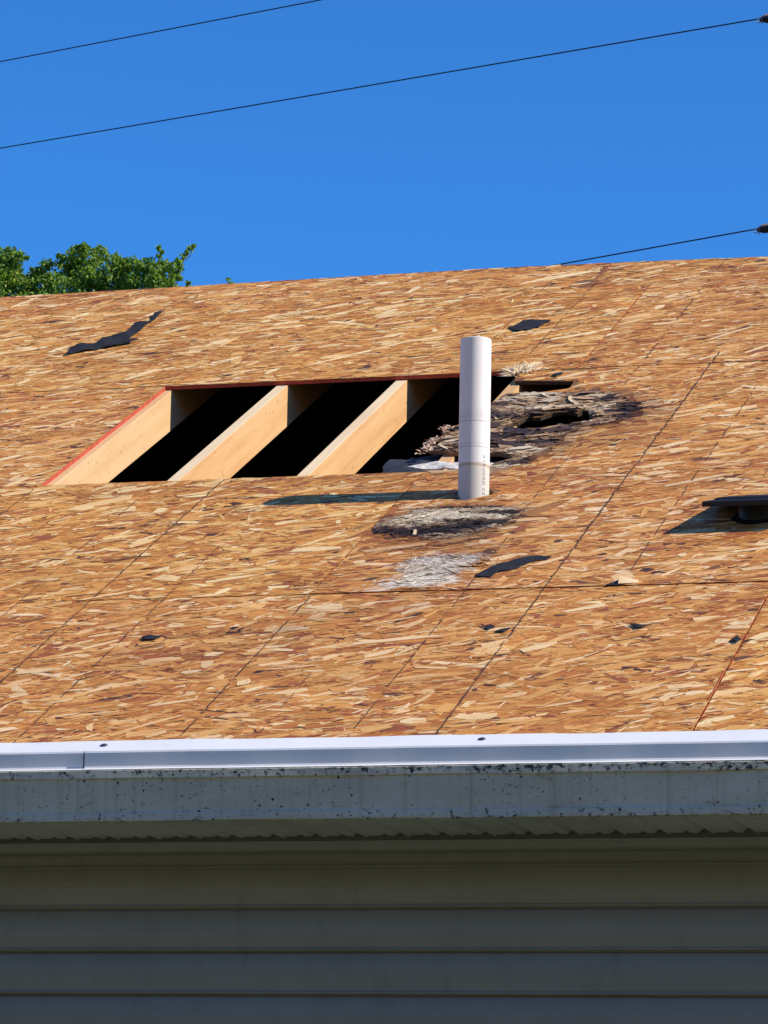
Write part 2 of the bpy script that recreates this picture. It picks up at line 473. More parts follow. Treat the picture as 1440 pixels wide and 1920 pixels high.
STAINS = [  # u, s, ru, rs, strength: brown water stains in the boards
    (-0.02, 0.90, 0.16, 0.035, 0.75), (0.06, 0.83, 0.10, 0.05, 0.5), (-0.22, 0.88, 0.10, 0.03, 0.6), (0.30, 1.08, 0.18, 0.06, 0.45), (0.11, 1.02, 0.06, 0.08, 0.5),
    (0.56, 3.05, 0.08, 0.14, 0.7), (0.48, 2.85, 0.16, 0.08, 0.6), (0.40, 2.62, 0.10, 0.10, 0.45), (0.13, 1.62, 0.16, 0.05, 0.45), (0.32, 1.62, 0.18, 0.025, 0.65), (0.45, 2.32, 0.25, 0.07, 0.55), (0.30, 1.66, 0.20, 0.05, 0.6), (0.02, 2.25, 0.2, 0.05, 0.5), (0.55, 2.70, 0.2, 0.10, 0.5), (0.0, 1.35, 0.16, 0.10, 0.35), (-0.15, 0.72, 0.25, 0.06, 0.4),
    (-0.35, 2.40, 0.35, 0.05, 0.35), (-0.1, 2.34, 0.2, 0.05, 0.4), (-0.85, 2.33, 0.2, 0.04, 0.3), (0.47, 1.55, 0.05, 0.03, 0.7), (-0.33, 0.60, 0.25, 0.04, 0.3), (0.0, 0.55, 0.2, 0.04, 0.4),
    (-0.9, 1.4, 0.3, 0.1, 0.25), (0.9, 2.2, 0.12, 0.05, 0.3), (0.6, 0.45, 0.3, 0.05, 0.25), (0.7, 3.3, 0.2, 0.1, 0.2), (-0.6, 1.62, 0.2, 0.03, 0.3), (-1.4, 4.1, 0.3, 0.1, 0.25)]

MID = np.array([(0.61, 0.245, 0.054), (0.66, 0.275, 0.062), (0.53, 0.190, 0.044), (0.69, 0.315, 0.078), (0.58, 0.235, 0.054)])
LIGHT = np.array([(0.77, 0.40, 0.115), (0.81, 0.45, 0.145), (0.72, 0.34, 0.090)])
PALE = np.array([(0.90, 0.61, 0.29), (0.93, 0.67, 0.35), (0.88, 0.55, 0.24)])
REDW = np.array([(0.44, 0.140, 0.045), (0.50, 0.175, 0.055), (0.34, 0.105, 0.040)])
DARK = np.array([(0.14, 0.060, 0.030), (0.09, 0.042, 0.028), (0.19, 0.085, 0.04)])
GREY = np.array([(0.66, 0.48, 0.30), (0.56, 0.38, 0.23), (0.80, 0.64, 0.44), (0.42, 0.26, 0.15), (0.62, 0.38, 0.19)])
WHITE = np.array([(0.84, 0.74, 0.57), (0.78, 0.68, 0.53), (0.70, 0.58, 0.43), (0.86, 0.70, 0.46)])
BLACK = np.array([(0.07, 0.046, 0.038), (0.13, 0.085, 0.062), (0.19, 0.12, 0.08)])

_lat = rng.random((64, 64))
def vnoise(x, y):
    xi, yi = np.floor(x).astype(int), np.floor(y).astype(int)
    fx, fy = x - xi, y - yi
    fx = fx * fx * (3 - 2 * fx); fy = fy * fy * (3 - 2 * fy)
    g = lambda a, b: _lat[a % 64, b % 64]
    return (g(xi, yi) * (1 - fx) + g(xi + 1, yi) * fx) * (1 - fy) + (g(xi, yi + 1) * (1 - fx) + g(xi + 1, yi + 1) * fx) * fy

def pick(pal, k): return pal[rng.integers(0, len(pal), k)]

def strand_colours(k, w):
    r = rng.random(k)[:, None]
    p = [0.55, 0.76, 0.83, 0.972]
    c = np.where(r < p[0], pick(MID, k), np.where(r < p[1], pick(LIGHT, k), np.where(r < p[2], pick(PALE, k), np.where(r < p[3], pick(REDW, k), pick(DARK, k)))))
    return c * rng.normal(1.0, 0.07, (k, 1)).clip(0.8, 1.2)

def recolour(c, P, k):
    """weathering: rot patches, mould at their rims, brown stains"""
    jit = rng.normal(0, 0.018, k)
    c = c.copy()
    for st in STAINS:
        e = ((P[:, 0] - st[0]) / st[2]) ** 2 + ((P[:, 1] - st[1]) / st[3]) ** 2
        w = st[4] * np.exp(-e) * rng.uniform(0.2, 1.3, k)
        w = w.clip(0, 0.9)[:, None]
        c = c * (1 - w) + w * c * np.array([0.42, 0.34, 0.36])
    u, v = P[:, 0], P[:, 1]
    for name, poly in (('A', ROT_A), ('B', ROT_B), ('C', ROT_C)):
        d = dist_poly(P, poly)
        if (d > -0.25).sum() == 0: continue
        f = 0.50 * vnoise(u * 9 + v * 2 + 5, v * 26 + 9) + 0.30 * vnoise(u * 26 + 3, v * 60) + 0.20 * vnoise(u * 60, v * 130 + 7)
        d = d + 0.035 * (vnoise(u * 22 + 1, v * 30 + 2) - 0.5)
        t_ = (f - 0.5) * 1.75 + 0.5 + rng.normal(0, 0.07, k)
        def blob(cu, cs, ru, rs, sl=0.0): return np.exp(-(((u - cu) / ru) ** 2 + ((v - cs - sl * (u - cu)) / rs) ** 2))
        if name == 'A':
            t_ = t_ + 0.05 + 0.17 * blob(0.20, 3.27, 0.24, 0.12) + 0.12 * blob(0.44, 3.06, 0.05, 0.05)
            t_ = t_ - 0.42 * blob(0.50, 3.10, 0.07, 0.16) - 0.25 * blob(0.26, 2.86, 0.18, 0.07, 0.2) - 0.38 * blob(0.14, 2.70, 0.10, 0.05, 0.2) - 0.22 * blob(0.12, 3.02, 0.06, 0.06)
            t_ = t_ + 0.30 * blob(0.19, 2.60, 0.12, 0.035, 0.4) + 0.22 * blob(0.03, 2.78, 0.05, 0.06)
            edge = 0.55
            stops = [(0.0, (0.045, 0.032, 0.028)), (0.30, (0.12, 0.078, 0.058)), (0.44, (0.42, 0.24, 0.12)), (0.60, (0.68, 0.45, 0.24)), (0.80, (0.88, 0.72, 0.48))]
        elif name == 'B':
            t_ = t_ + 0.26 * blob(0.17, 1.93, 0.12, 0.07, 0.15) + 0.1 * blob(0.33, 1.93, 0.1, 0.05)
            t_ = t_ - 0.50 * blob(0.43, 1.93, 0.05, 0.09) - 0.34 * blob(0.25, 1.80, 0.17, 0.035, 0.35) - 0.30 * blob(0.12, 1.80, 0.10, 0.03) - 0.3 * blob(0.2, 2.03, 0.2, 0.022)
            edge = 0.6
            stops = [(0.0, (0.045, 0.032, 0.028)), (0.30, (0.12, 0.082, 0.060)), (0.44, (0.44, 0.28, 0.15)), (0.57, (0.72, 0.56, 0.35)), (0.76, (0.90, 0.77, 0.54))]
        else:
            t_ = (t_ - 0.5) * 0.6 + 0.80
            edge = 0.10
            stops = [(0.0, (0.10, 0.07, 0.05)), (0.38, (0.30, 0.20, 0.14)), (0.50, (0.70, 0.54, 0.38)), (0.64, (0.84, 0.72, 0.55)), (0.85, (0.92, 0.83, 0.68))]
        xs_ = [q[0] for q in stops]
        pal = np.stack([np.interp(t_, xs_, [q[1][c_] for q in stops]) for c_ in range(3)], 1)
        w = np.clip((d + 0.008) / 0.022, 0, 1)
        # soaked, darkened ring fading out into the sound board
        ring = edge * np.exp(-((d + 0.004) / 0.022) ** 2) * (0.4 + 0.9 * vnoise(u * 16 + 8, v * 22)) + 0.40 * edge * np.exp(-(np.minimum(d, 0) / 0.075) ** 2)
        c = c * (1 - w[:, None]) + pal * w[:, None]
        c = c * (1 - np.clip(ring, 0, 0.85)[:, None] * np.array([0.85, 0.92, 0.90]))
    return c.clip(0.02, 0.95)

def strands(poly, holes, s_lo, s_hi, dens=1.0):
    """arrays of six-cornered wood strands laid over a sheet"""
    P = np.array(poly); u0, u1 = P[:, 0].min(), P[:, 0].max(); s0, s1 = P[:, 1].min(), P[:, 1].max()
    area = (u1 - u0) * (s1 - s0)
    sheet_tone = np.array([1, 1, 1]) * rng.uniform(0.95, 1.05) * np.array([1, rng.uniform(0.98, 1.015), rng.uniform(0.96, 1.04)])
    out = []
    kinds = [  # per m2, length mean, width mean, angle sd, height range, palette
        (1300, 0.120, 0.036, 0.50, (0.0003, 0.0012), None),
        (1300, 0.085, 0.021, 0.48, (0.0009, 0.0017), None),
        (800, 0.055, 0.0105, 0.50, (0.0012, 0.0020), None),
        (220, 0.036, 0.0024, 0.40, (0.0018, 0.0022), 'dark'),  # dark slivers painted in place of shadowed cracks between strands
        (150, 0.075, 0.020, 0.50, (0.0018, 0.0024), 'pale'),
        (300, 0.034, 0.0046, 0.45, (0.0018, 0.0024), 'pale')]
    for dn_, lm, wm, sd_, hr, pal in kinds:
        k = int(dn_ * area * dens)
        if k < 1: continue
        cu = rng.uniform(u0, u1, k); cs = rng.uniform(s0, s1, k)
        L = lm * np.exp(rng.normal(0, 0.45, k)); W = wm * np.exp(rng.normal(0, 0.45, k))
        a = rng.normal(0.45 if pal == 'pale' else 0.24, sd_ * (0.8 if pal == 'pale' else 1), k); wild = rng.random(k) < 0.07; a = np.where(wild, rng.uniform(-1.5, 1.5, k), a)
        L = np.where(wild, L * 0.6, L)
        hh = rng.uniform(hr[0], hr[1], k)
        tl = rng.uniform(-1, 1, k) * 0.0005; tw = rng.uniform(-1, 1, k) * 0.0005
        # local corners (along, across) in units of half length / half width
        e = rng.uniform(0.35, 1.0, (k, 6)); sk = rng.uniform(-0.35, 0.35, (k, 2))
        la = np.stack([-1 + sk[:, 0] * .5, rng.uniform(-.3, .3, k), 1 + sk[:, 1] * .5, 1 - sk[:, 1] * .5, rng.uniform(-.3, .3, k), -1 - sk[:, 0] * .5], 1)
        lw = np.stack([-e[:, 0], -np.ones(k), -e[:, 2], e[:, 3], np.ones(k), e[:, 5]], 1)
        X = la * L[:, None] / 2; Y = lw * W[:, None] / 2
        U = cu[:, None] + X * np.cos(a)[:, None] - Y * np.sin(a)[:, None]
        S = cs[:, None] + X * np.sin(a)[:, None] + Y * np.cos(a)[:, None]
        H = hh[:, None] + la * tl[:, None] + lw * tw[:, None]
        H = H.clip(0.0002, None)
        ctr = np.stack([cu, cs], 1)
        col = {None: strand_colours, 'dark': lambda q, w: pick(DARK, q) * 0.7, 'pale': lambda q, w: np.where(rng.random((q, 1)) < .5, pick(PALE, q), pick(LIGHT, q))}[pal](k, W)
        col = recolour(col, ctr, k) * sheet_tone
        if len(poly) == 4:
            U = U.clip(u0, u1); S = S.clip(s0, s1); keep = np.ones(k, bool)
        else:
            U = U.clip(u0, u1); S = S.clip(s0, s1)
            keep = inside(np.stack([U, S], 2), poly).all(1)
            # strands of the ridge sheets may touch the bent ridge edge
        for h in holes:
            keep &= ~inside(np.stack([U, S], 2), h).any(1) & ~inside(ctr, h)
        G_ = np.stack([X + rng.uniform(0, 60, (k, 1)), Y + rng.uniform(0, 6, (k, 1)), np.repeat(rng.uniform(0, 90, (k, 1)), 6, 1)], 2)
        V = np.stack([U, S, H], 2)
        out.append((V[keep], G_[keep], col[keep]))
    return out

def rot_fibres(poly, n, holes, inner, lift, sheet, lm=0.026, wm=0.007, black=0.25, white=False):
    P = np.array(poly); u0, u1 = P[:, 0].min(), P[:, 0].max(); s0, s1 = P[:, 1].min(), P[:, 1].max()
    cu = rng.uniform(u0, u1, n); cs = rng.uniform(s0, s1, n)
    ctr = np.stack([cu, cs], 1)
    L = lm * np.exp(rng.normal(0, 0.5, n)); W = wm * np.exp(rng.normal(0, 0.5, n))
    a = rng.normal(0.05, 0.40, n) + 1.6 * (vnoise(cu * 14 + 3, cs * 20) - 0.5)
    la = np.array([-1, 0, 1, 1, 0, -1.0])[None] * np.ones((n, 1)); lw = np.array([-.4, -1, -.4, .4, 1, .4])[None] * np.ones((n, 1))
    X = la * L[:, None] / 2; Y = lw * W[:, None] / 2
    U = cu[:, None] + X * np.cos(a)[:, None] - Y * np.sin(a)[:, None]; S = cs[:, None] + X * np.sin(a)[:, None] + Y * np.cos(a)[:, None]
    b0 = rng.uniform(0.0016, lift, n); tl = rng.normal(0, 1, n) * lift * 0.28; tw = rng.normal(0, 1, n) * 0.0010
    H = (b0[:, None] + la * tl[:, None] + lw * tw[:, None]).clip(0.0012, None)
    col = recolour(strand_colours(n, W), ctr, n)
    keep = (dist_poly(ctr, poly) > inner) & inside(np.stack([U, S], 2), sheet).all(1)
    for h in holes: keep &= ~inside(np.stack([U, S], 2), h).any(1)
    G_ = np.stack([X + rng.uniform(0, 60, (n, 1)), Y, np.repeat(rng.uniform(0, 90, (n, 1)), 6, 1)], 2)
    V = np.stack([U, S, H], 2)
    return (V[keep], G_[keep], col[keep])

# guide lines printed every eight inches: u, s from, s to, strength
LINES = [(-0.589, 0.02, 2.43, 1.0), (-0.380, 0.02, 1.70, 0.62), (-0.797, 0.9, 2.42, 0.5), (-1.182, 1.6, 2.43, 0.6), (-1.00, 0.6, 2.2, 0.25), (-1.003, 3.7, 5.0, 0.25), (-1.26, 3.75, 3.9, 0.4),
         (0.030, 0.02, 1.20, 0.9), (0.010, 3.75, 5.28, 0.5), (0.222, 3.70, 4.87, 0.9), (0.425, 3.40, 5.25, 0.5), (0.433, 1.85, 2.83, 0.45), (0.448, 0.03, 1.72, 0.5), (0.22, 0.03, 0.6, 0.25),
         (0.659, 0.02, 3.80, 1.0), (0.860, 1.35, 3.30, 0.5), (1.06, 2.2, 3.2, 0.2), (-1.18, 3.70, 3.9, 0.3), (-0.59, 3.72, 4.4, 0.25), (-0.17, 4.0, 5.2, 0.2), (-1.55, 4.75, 5.2, 0.35), (0.86, 3.9, 5.1, 0.2),
         (-1.6, 1.6, 2.3, 0.3), (1.45, 0.4, 3.0, 0.5), (1.87, 0.1, 3.0, 0.5), (-1.79, 0.5, 3.0, 0.4)]

def mark_quads(u0, u1, s0, s1, poly, holes):
    V, F = [], []
    for (u, a, b, st) in LINES:
        if not (u0 < u < u1): continue
        a_, b_ = max(a, s0 + 0.002), min(b, s1 - 0.002)
        s = a_
        while s < b_:
            l = random.uniform(0.008, 0.05)
            if random.random() < 0.45 + 0.55 * st:
                w = (0.0018 + 0.0040 * st) * random.uniform(0.5, 1.25); du = random.gauss(0, 0.0012)
                e = min(s + l, b_)
                q = [(u + du - w / 2, s), (u + du + w / 2, s), (u + du + w / 2 * random.uniform(.5, 1), e), (u + du - w / 2 * random.uniform(.5, 1), e)]
                arr = np.array(q)
                if inside(arr, poly).all() and not any(inside(arr, h).any() for h in holes):
                    i = len(V); V += [(x, y, 0.0028) for x, y in q]; F.append((i, i + 1, i + 2, i + 3))
            s += l
    return V, F

REDMARKS = [(1.2635, 0.10, 1.075, 0.0045), (1.2600, 0.28, 0.52, 0.003), (0.027, 1.235, 1.9, 0.0028), (0.0, 4.95, 5.25, 0.003)]

def build_sheet(poly, holes, dh, dens=1.0):
    pts = list(poly); edges = [(i, (i + 1) % len(poly)) for i in range(len(poly))]
    for h in holes:
        b = len(pts); pts += h; edges += [(b + i, b + (i + 1) % len(h)) for i in range(len(h))]
    vv, ee, ff, _, _, _ = delaunay_2d_cdt([Vector(q) for q in pts], edges, [], 1, 1e-5)
    cen = np.array([[sum(vv[i][0] for i in f) / len(f), sum(vv[i][1] for i in f) / len(f)] for f in ff])
    ok = inside(cen, poly)
    for h in holes: ok &= ~inside(cen, h)
    ff = [f for f, o in zip(ff, ok) if o]
    cnt = {}
    for f in ff:
        for i in range(len(f)):
            a, b = f[i], f[(i + 1) % len(f)]
            cnt[(a, b)] = 1
    border = [(a, b) for (a, b) in cnt if (b, a) not in cnt]
    n = len(vv)
    V = [(q[0], q[1], 0.0) for q in vv] + [(q[0], q[1], -TH) for q in vv]
    F = [tuple(f) for f in ff] + [tuple(i + n for i in f[::-1]) for f in ff]
    mi = [0] * len(ff) + [3] * len(ff)
    P = np.array(poly); u0, u1 = P[:, 0].min(), P[:, 0].max(); s0, s1 = P[:, 1].min(), P[:, 1].max()
    for a, b in border:
        F.append((a, a + n, b + n, b))
        x = (vv[a] + vv[b]) / 2
        factory = min(abs(x[0] - u0), abs(x[0] - u1), abs(x[1] - s0), abs(x[1] - s1)) < 0.004
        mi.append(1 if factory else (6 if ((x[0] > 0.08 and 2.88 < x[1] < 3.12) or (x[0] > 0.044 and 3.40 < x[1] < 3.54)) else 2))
    tone = [(0.24, 0.115, 0.045, 1)] * len(V); grain = [(q[0], q[1], 0.5) for q in V]
    V = np.array(V, float)
    if True:
        chunks = strands(poly, holes, s0, s1, dens)
        if u0 < 0.3 < u1 and s0 < 1.5 < s1:
            chunks.append(rot_fibres(ROT_B, 3600, holes, 0.0, 0.0024, poly))
            chunks.append(rot_fibres(ROT_C, 3200, holes, 0.0, 0.0022, poly))
        if len(poly) > 20 and s0 < 3 < s1:
            chunks.append(rot_fibres(ROT_A, 9500, holes, -0.005, 0.0034, poly, 0.028, 0.011))
            ring = [(0.06, 2.98), (0.12, 3.07), (0.36, 3.15), (0.44, 3.03), (0.38, 2.99), (0.12, 2.97)]
            chunks.append(rot_fibres(ring, 900, holes, 0.0, 0.012, poly, 0.028, 0.010))
        if len(poly) > 20 and s0 < 3 < s1:
            chunks.append(rot_fibres(ROT_A, 420, holes, 0.0, 0.009, poly, 0.05, 0.020))
        for v6, g6, c6 in chunks:
            k = len(v6)
            if not k: continue
            b = len(V)
            V = np.vstack([V, v6.reshape(-1, 3)])
            grain += [tuple(q) for q in g6.reshape(-1, 3)]
            tone += [(c[0], c[1], c[2], 1) for c in np.repeat(c6, 6, 0)]
            idx = (b + np.arange(k * 6).reshape(k, 6)).tolist()
            F += [tuple(q) for q in idx]; mi += [0] * k
        mv, mf = mark_quads(u0, u1, s0, s1, poly, holes)
        for (u, a, b_, w) in REDMARKS:
            if u0 - 0.003 < u < u1 + 0.003:
                s = max(a, s0)
                while s < min(b_, s1):
                    l = random.uniform(0.02, 0.09); e = min(s + l, s1, b_)
                    d0, d1 = random.gauss(0, 0.0007), random.gauss(0, 0.0007)
                    lo = max(u - w / 2 + d0, u0); hi = min(u + w / 2 + d1, u1)
                    if hi - lo > 0.0005 and random.random() < 0.9:
                        i = len(mv); mv += [(lo, s, 0.003), (hi, s, 0.003), (hi, e, 0.003), (lo, e, 0.003)]; mf.append((i, i + 1, i + 2, i + 3, 'r'))
                    s += l
        if mv:
            b = len(V); V = np.vstack([V, np.array(mv)])
            tone += [(0, 0, 0, 1)] * len(mv); grain += [(0, 0, 0)] * len(mv)
            for f in mf:
                F.append(tuple(b + i for i in f[:4])); mi.append(5 if len(f) == 5 else 4)
    me = bpy.data.meshes.new('sheathing_panel')
    V[:, 2] += dh
    me.from_pydata(V.tolist(), [], F)
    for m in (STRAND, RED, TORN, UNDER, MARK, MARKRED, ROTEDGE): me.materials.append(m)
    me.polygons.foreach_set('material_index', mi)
    ca = me.attributes.new('tone', 'FLOAT_COLOR', 'POINT'); ca.data.foreach_set('color', np.array(tone, np.float32).ravel())
    gv = me.attributes.new('grain', 'FLOAT_VECTOR', 'POINT'); gv.data.foreach_set('vector', np.array(grain, np.float32).ravel())
    me.update()
    o = bpy.data.objects.new('sheathing_panel', me)
    o.parent = house; o.location = (0, 0, ZE); o.rotation_euler = (PITCH, 0, 0)
    link(o)
    return o

for i, (poly, holes, dh) in enumerate(sheets):
    o = build_sheet(poly, holes, dh)
    if len(poly) > 20 and holes and poly[0][0] > 1: o['label'] = 'strand board sheet with torn, rotted and blackened left end'
    elif holes: o['label'] = 'strand board sheet with grey rotted patches round the vent pipe'
for poly in far: build_sheet(poly, [], 0.0, 0.55)

# fringe of pale splinters at the torn corner and tufts by the pipe: part of the roof deck
def splinter_tuft(name, spots_, mat_cols, label, wide=1.0):
    V, F, T = [], [], []
    for (u, s, h, n, spread, ln, dirm, ds) in spots_:
        for _ in range(n):
            a = random.gauss(dirm, ds); el = random.uniform(-0.1, 0.42)
            L = ln * random.uniform(0.4, 1.2); w = random.uniform(0.0012, 0.0045) * wide
            bx, by, bz = u + random.gauss(0, spread), s + random.gauss(0, spread * 2.2), h + random.uniform(0, 0.008)
            d = Vector((math.cos(a) * math.cos(el), math.sin(a) * math.cos(el), math.sin(el)))
            sd_ = Vector((-math.sin(a), math.cos(a), random.uniform(-.4, .4))).normalized()
            p0 = Vector((bx, by, bz)); p1 = p0 + d * L * 0.55 + Vector((0, 0, random.uniform(-.003, .003))); p2 = p0 + d * L
            i = len(V); V += [p0 - sd_ * w * .5, p0 + sd_ * w * .5, p1 + sd_ * w * .45, p2, p1 - sd_ * w * .45]
            F.append((i, i + 1, i + 2, i + 3, i + 4)); c = random.choice(mat_cols); T += [(*c, 1)] * 5
    o = mesh_obj(name, V, F, STRAND, **ROOF)
    ca = o.data.attributes.new('tone', 'FLOAT_COLOR', 'POINT'); ca.data.foreach_set('color', np.array(T, np.float32).ravel())
    gv = o.data.attributes.new('grain', 'FLOAT_VECTOR', 'POINT'); gv.data.foreach_set('vector', np.array([(q[0], q[1], 0.3) for q in V], np.float32).ravel())
    o['label'] = label
    return o
pc = [(0.95, 0.78, 0.50), (0.93, 0.70, 0.40), (0.96, 0.86, 0.64)]
splinter_tuft('splinters', [(0.022, 3.625, 0.002, 130, 0.010, 0.050, 2.5, 0.7)], pc, 'fan of pale splinters at the upper right corner of the hole')
splinter_tuft('splinters', [(0.058, 3.655, 0.002, 170, 0.011, 0.038, 1.2, 1.0)], pc, 'pale frayed splinters right of the upper right corner of the hole')
gc = [(0.72, 0.50, 0.34), (0.62, 0.40, 0.26), (0.80, 0.62, 0.46), (0.30, 0.18, 0.12)]
splinter_tuft('splinters', [(-0.030, 2.93, 0.0, 50, 0.008, 0.022, 2.7, 0.9)], gc, 'upper ragged tuft on the torn edge behind the vent pipe', 2.6)
splinter_tuft('splinters', [(-0.035, 2.79, 0.0, 50, 0.010, 0.020, 2.8, 0.9)], gc, 'middle ragged tuft on the torn edge behind the vent pipe', 2.6)
splinter_tuft('splinters', [(-0.03, 2.69, 0.0, 35, 0.010, 0.020, 2.9, 0.9)], gc, 'lowest ragged tuft on the torn edge behind the vent pipe', 2.6)


dc = [(0.30, 0.32, 0.18), (0.45, 0.38, 0.25)]
splinter_tuft('hanging_debris', [(-0.955, 2.53, -0.055, 8, 0.004, 0.020, 1.2, 1.0)], dc, 'left bit of pale debris caught in the lower left corner of the hole')
splinter_tuft('hanging_debris', [(-0.93, 2.51, -0.05, 7, 0.004, 0.022, 1.4, 1.0)], dc, 'right bit of pale debris caught in the lower left corner of the hole')

# rafters under the deck, one every 16 inches
RAF_U0 = -0.7911
DEP = 0.124
k0 = 0
for k in range(-15, 19):
    u = RAF_U0 + 0.4064 * k
    v, f = box(u, u + 0.038, -0.0, 5.22, -TH - DEP, -TH - 0.0006)
    o = mesh_obj('rafter', v, f, PALEPINE if k == -1 else PINE, **ROOF)
    if k == -1:
        o.data.transform(Matrix.Translation((0.0022, 0, 0)))
        o['label'] = 'pale rafter along the red edge of the hole'
    # a weathered upper edge where the boards have been taken off
# weathered grey upper edges are laid as a thin worn strip
    if k in (0, 1):
        ve, fe = box(u + 0.001, u + 0.037, 2.45, 3.65, -TH - 0.0008, -TH + 0.0004)
        WORN = bpy.data.materials.get('worn_pine') or mat_plain_wood('worn_pine', (0.92, 0.70, 0.42), (0.80, 0.58, 0.34), 0.8, (60, 3, 60))
        mesh_obj('worn_strip', ve, fe, WORN, parent=o)

# attic behind: ceiling insulation, rear slope, gables
RUN = 5.26 * math.cos(PITCH); RISE = 5.26 * math.sin(PITCH)
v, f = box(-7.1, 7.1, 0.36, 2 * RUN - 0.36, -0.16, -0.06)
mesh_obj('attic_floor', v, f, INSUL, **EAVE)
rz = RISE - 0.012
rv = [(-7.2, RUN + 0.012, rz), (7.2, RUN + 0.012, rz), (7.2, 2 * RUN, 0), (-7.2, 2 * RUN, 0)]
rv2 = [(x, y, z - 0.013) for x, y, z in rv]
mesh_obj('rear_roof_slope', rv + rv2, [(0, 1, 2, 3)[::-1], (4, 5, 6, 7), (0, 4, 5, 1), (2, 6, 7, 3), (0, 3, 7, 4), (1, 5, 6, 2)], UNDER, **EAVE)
for x in (-7.0, 7.0):
    gv_ = [(x - .05, 0.36, -0.16), (x - .05, 2 * RUN - .36, -0.16), (x - .05, RUN, RISE - 0.03), (x + .05, 0.36, -0.16), (x + .05, 2 * RUN - .36, -0.16), (x + .05, RUN, RISE - 0.03)]
    mesh_obj('gable_wall', gv_, [(0, 1, 2)[::-1], (3, 4, 5), (0, 1, 4, 3), (1, 2, 5, 4), (2, 0, 3, 5)], SIDING, **EAVE)
v, f = merge([box(-7.05, -6.95, 0.37, 2 * RUN - 0.37, -ZE, -0.162), box(6.95, 7.05, 0.37, 2 * RUN - 0.37, -ZE, -0.162), box(-6.95, 6.95, 2 * RUN - 0.47, 2 * RUN - 0.37, -ZE, -0.162)])
mesh_obj('side_walls', v, f, SIDING, **EAVE)

# drip edge: two lapped lengths of bent white metal
def drip(x0, x1, dy):
    prof = []
    c, s_ = math.cos(PITCH), math.sin(PITCH)
    def rp(s, h): return (s * c - h * s_, s * s_ + h * c)
    prof += [rp(0.056, 0.0042), rp(0.03, 0.0046), rp(-0.006, 0.0040)]
    prof += [(-0.0125 - dy, -0.0035), (-0.0145 - dy, -0.008), (-0.0145 - dy, -0.0400), (-0.0165 - dy, -0.0445), (-0.0225 - dy, -0.0480), (-0.0225 - dy, -0.0488), (-0.0150 - dy, -0.0455)]
    xs = np.linspace(x0, x1, max(2, int((x1 - x0) / 0.05)))
    V, F = [], []
    m = len(prof)
    for i, x in enumerate(xs):
        for j, (y, z) in enumerate(prof):
            w = 0.0007 * math.sin(x * 9.1 + 1.3) + 0.0005 * math.sin(x * 23.0)
            V.append((x, y + (w if j > 2 else 0), z + (w * 1.2 if j <= 1 else w * .4)))
    for i in range(len(xs) - 1):
        for j in range(m - 1):
            F.append((i * m + j, i * m + j + 1, (i + 1) * m + j + 1, (i + 1) * m + j))
    o = mesh_obj('drip_edge', V, F, DRIP, smooth=False, **EAVE)
    return o
dl = drip(-7.2, -0.166, 0.0); dl['label'] = 'left length of white drip edge ending at the lap'
dr = drip(-0.1735, 7.2, 0.0022); dr['label'] = 'long right length of white drip edge'
# lap shadow painted as a dark sliver at the end of the right length
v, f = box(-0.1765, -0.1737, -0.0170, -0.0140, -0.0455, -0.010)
mesh_obj('lap_shadow', v, f, NAIL, parent=dr)
c_, s_ = math.cos(PITCH), math.sin(PITCH)
for x, par in ((-0.139, dr), (0.780, dr), (-0.95, dl), (1.7, dr)):
    V, F = [], []
    for k in range(16):
        a = 2 * math.pi * k / 16
        V.append((x + 0.0095 * math.cos(a), 0.021 + 0.0085 * math.sin(a), 0.0046))
    for k in range(16):
        a = 2 * math.pi * k / 16
        V.append((x + 0.0075 * math.cos(a), 0.021 + 0.0065 * math.sin(a), 0.0074))
    V2 = [(q[0], q[1] * c_ - q[2] * s_, q[1] * s_ + q[2] * c_) for q in V]
    F = [(k, (k + 1) % 16, 16 + (k + 1) % 16, 16 + k) for k in range(16)] + [tuple(range(16, 32))]
    mesh_obj('nail_head', V2, F, NAIL, parent=par)

# fascia strip with rolled bands
fp = [(-0.010, -0.046), (-0.0290, -0.0515), (-0.0325, -0.0525), (-0.0332, -0.0690), (-0.0325, -0.0712), (-0.0285, -0.0725), (-0.0275, -0.078), (-0.0238, -0.1440), (-0.0242, -0.1490),
      (-0.0262, -0.1515), (-0.0268, -0.1655), (-0.0262, -0.1690), (-0.0225, -0.1705), (-0.0200, -0.1702), (-0.0200, -0.16), (-0.004, -0.16), (-0.004, -0.046)]
xs = np.linspace(-7.2, 7.2, 290)
V, F = [], []
m = len(fp)
for x in xs:
    for j, (y, z) in enumerate(fp):
        w = 0.0006 * math.sin(x * 6.3 + j) + 0.0004 * math.sin(x * 17.0 + j * 2)
        V.append((x, y + w * 0.8, z + w * 0.6))
for i in range(len(xs) - 1):
    for j in range(m):
        l = (j + 1) % m
        F.append((i * m + j, i * m + l, (i + 1) * m + l, (i + 1) * m + j))
F.append(tuple(range(m))[::-1]); F.append(tuple(range((len(xs) - 1) * m, len(xs) * m)))
o = mesh_obj('fascia', V, F, FASCIA, **EAVE); o['label'] = 'mildew-speckled white metal fascia strip'

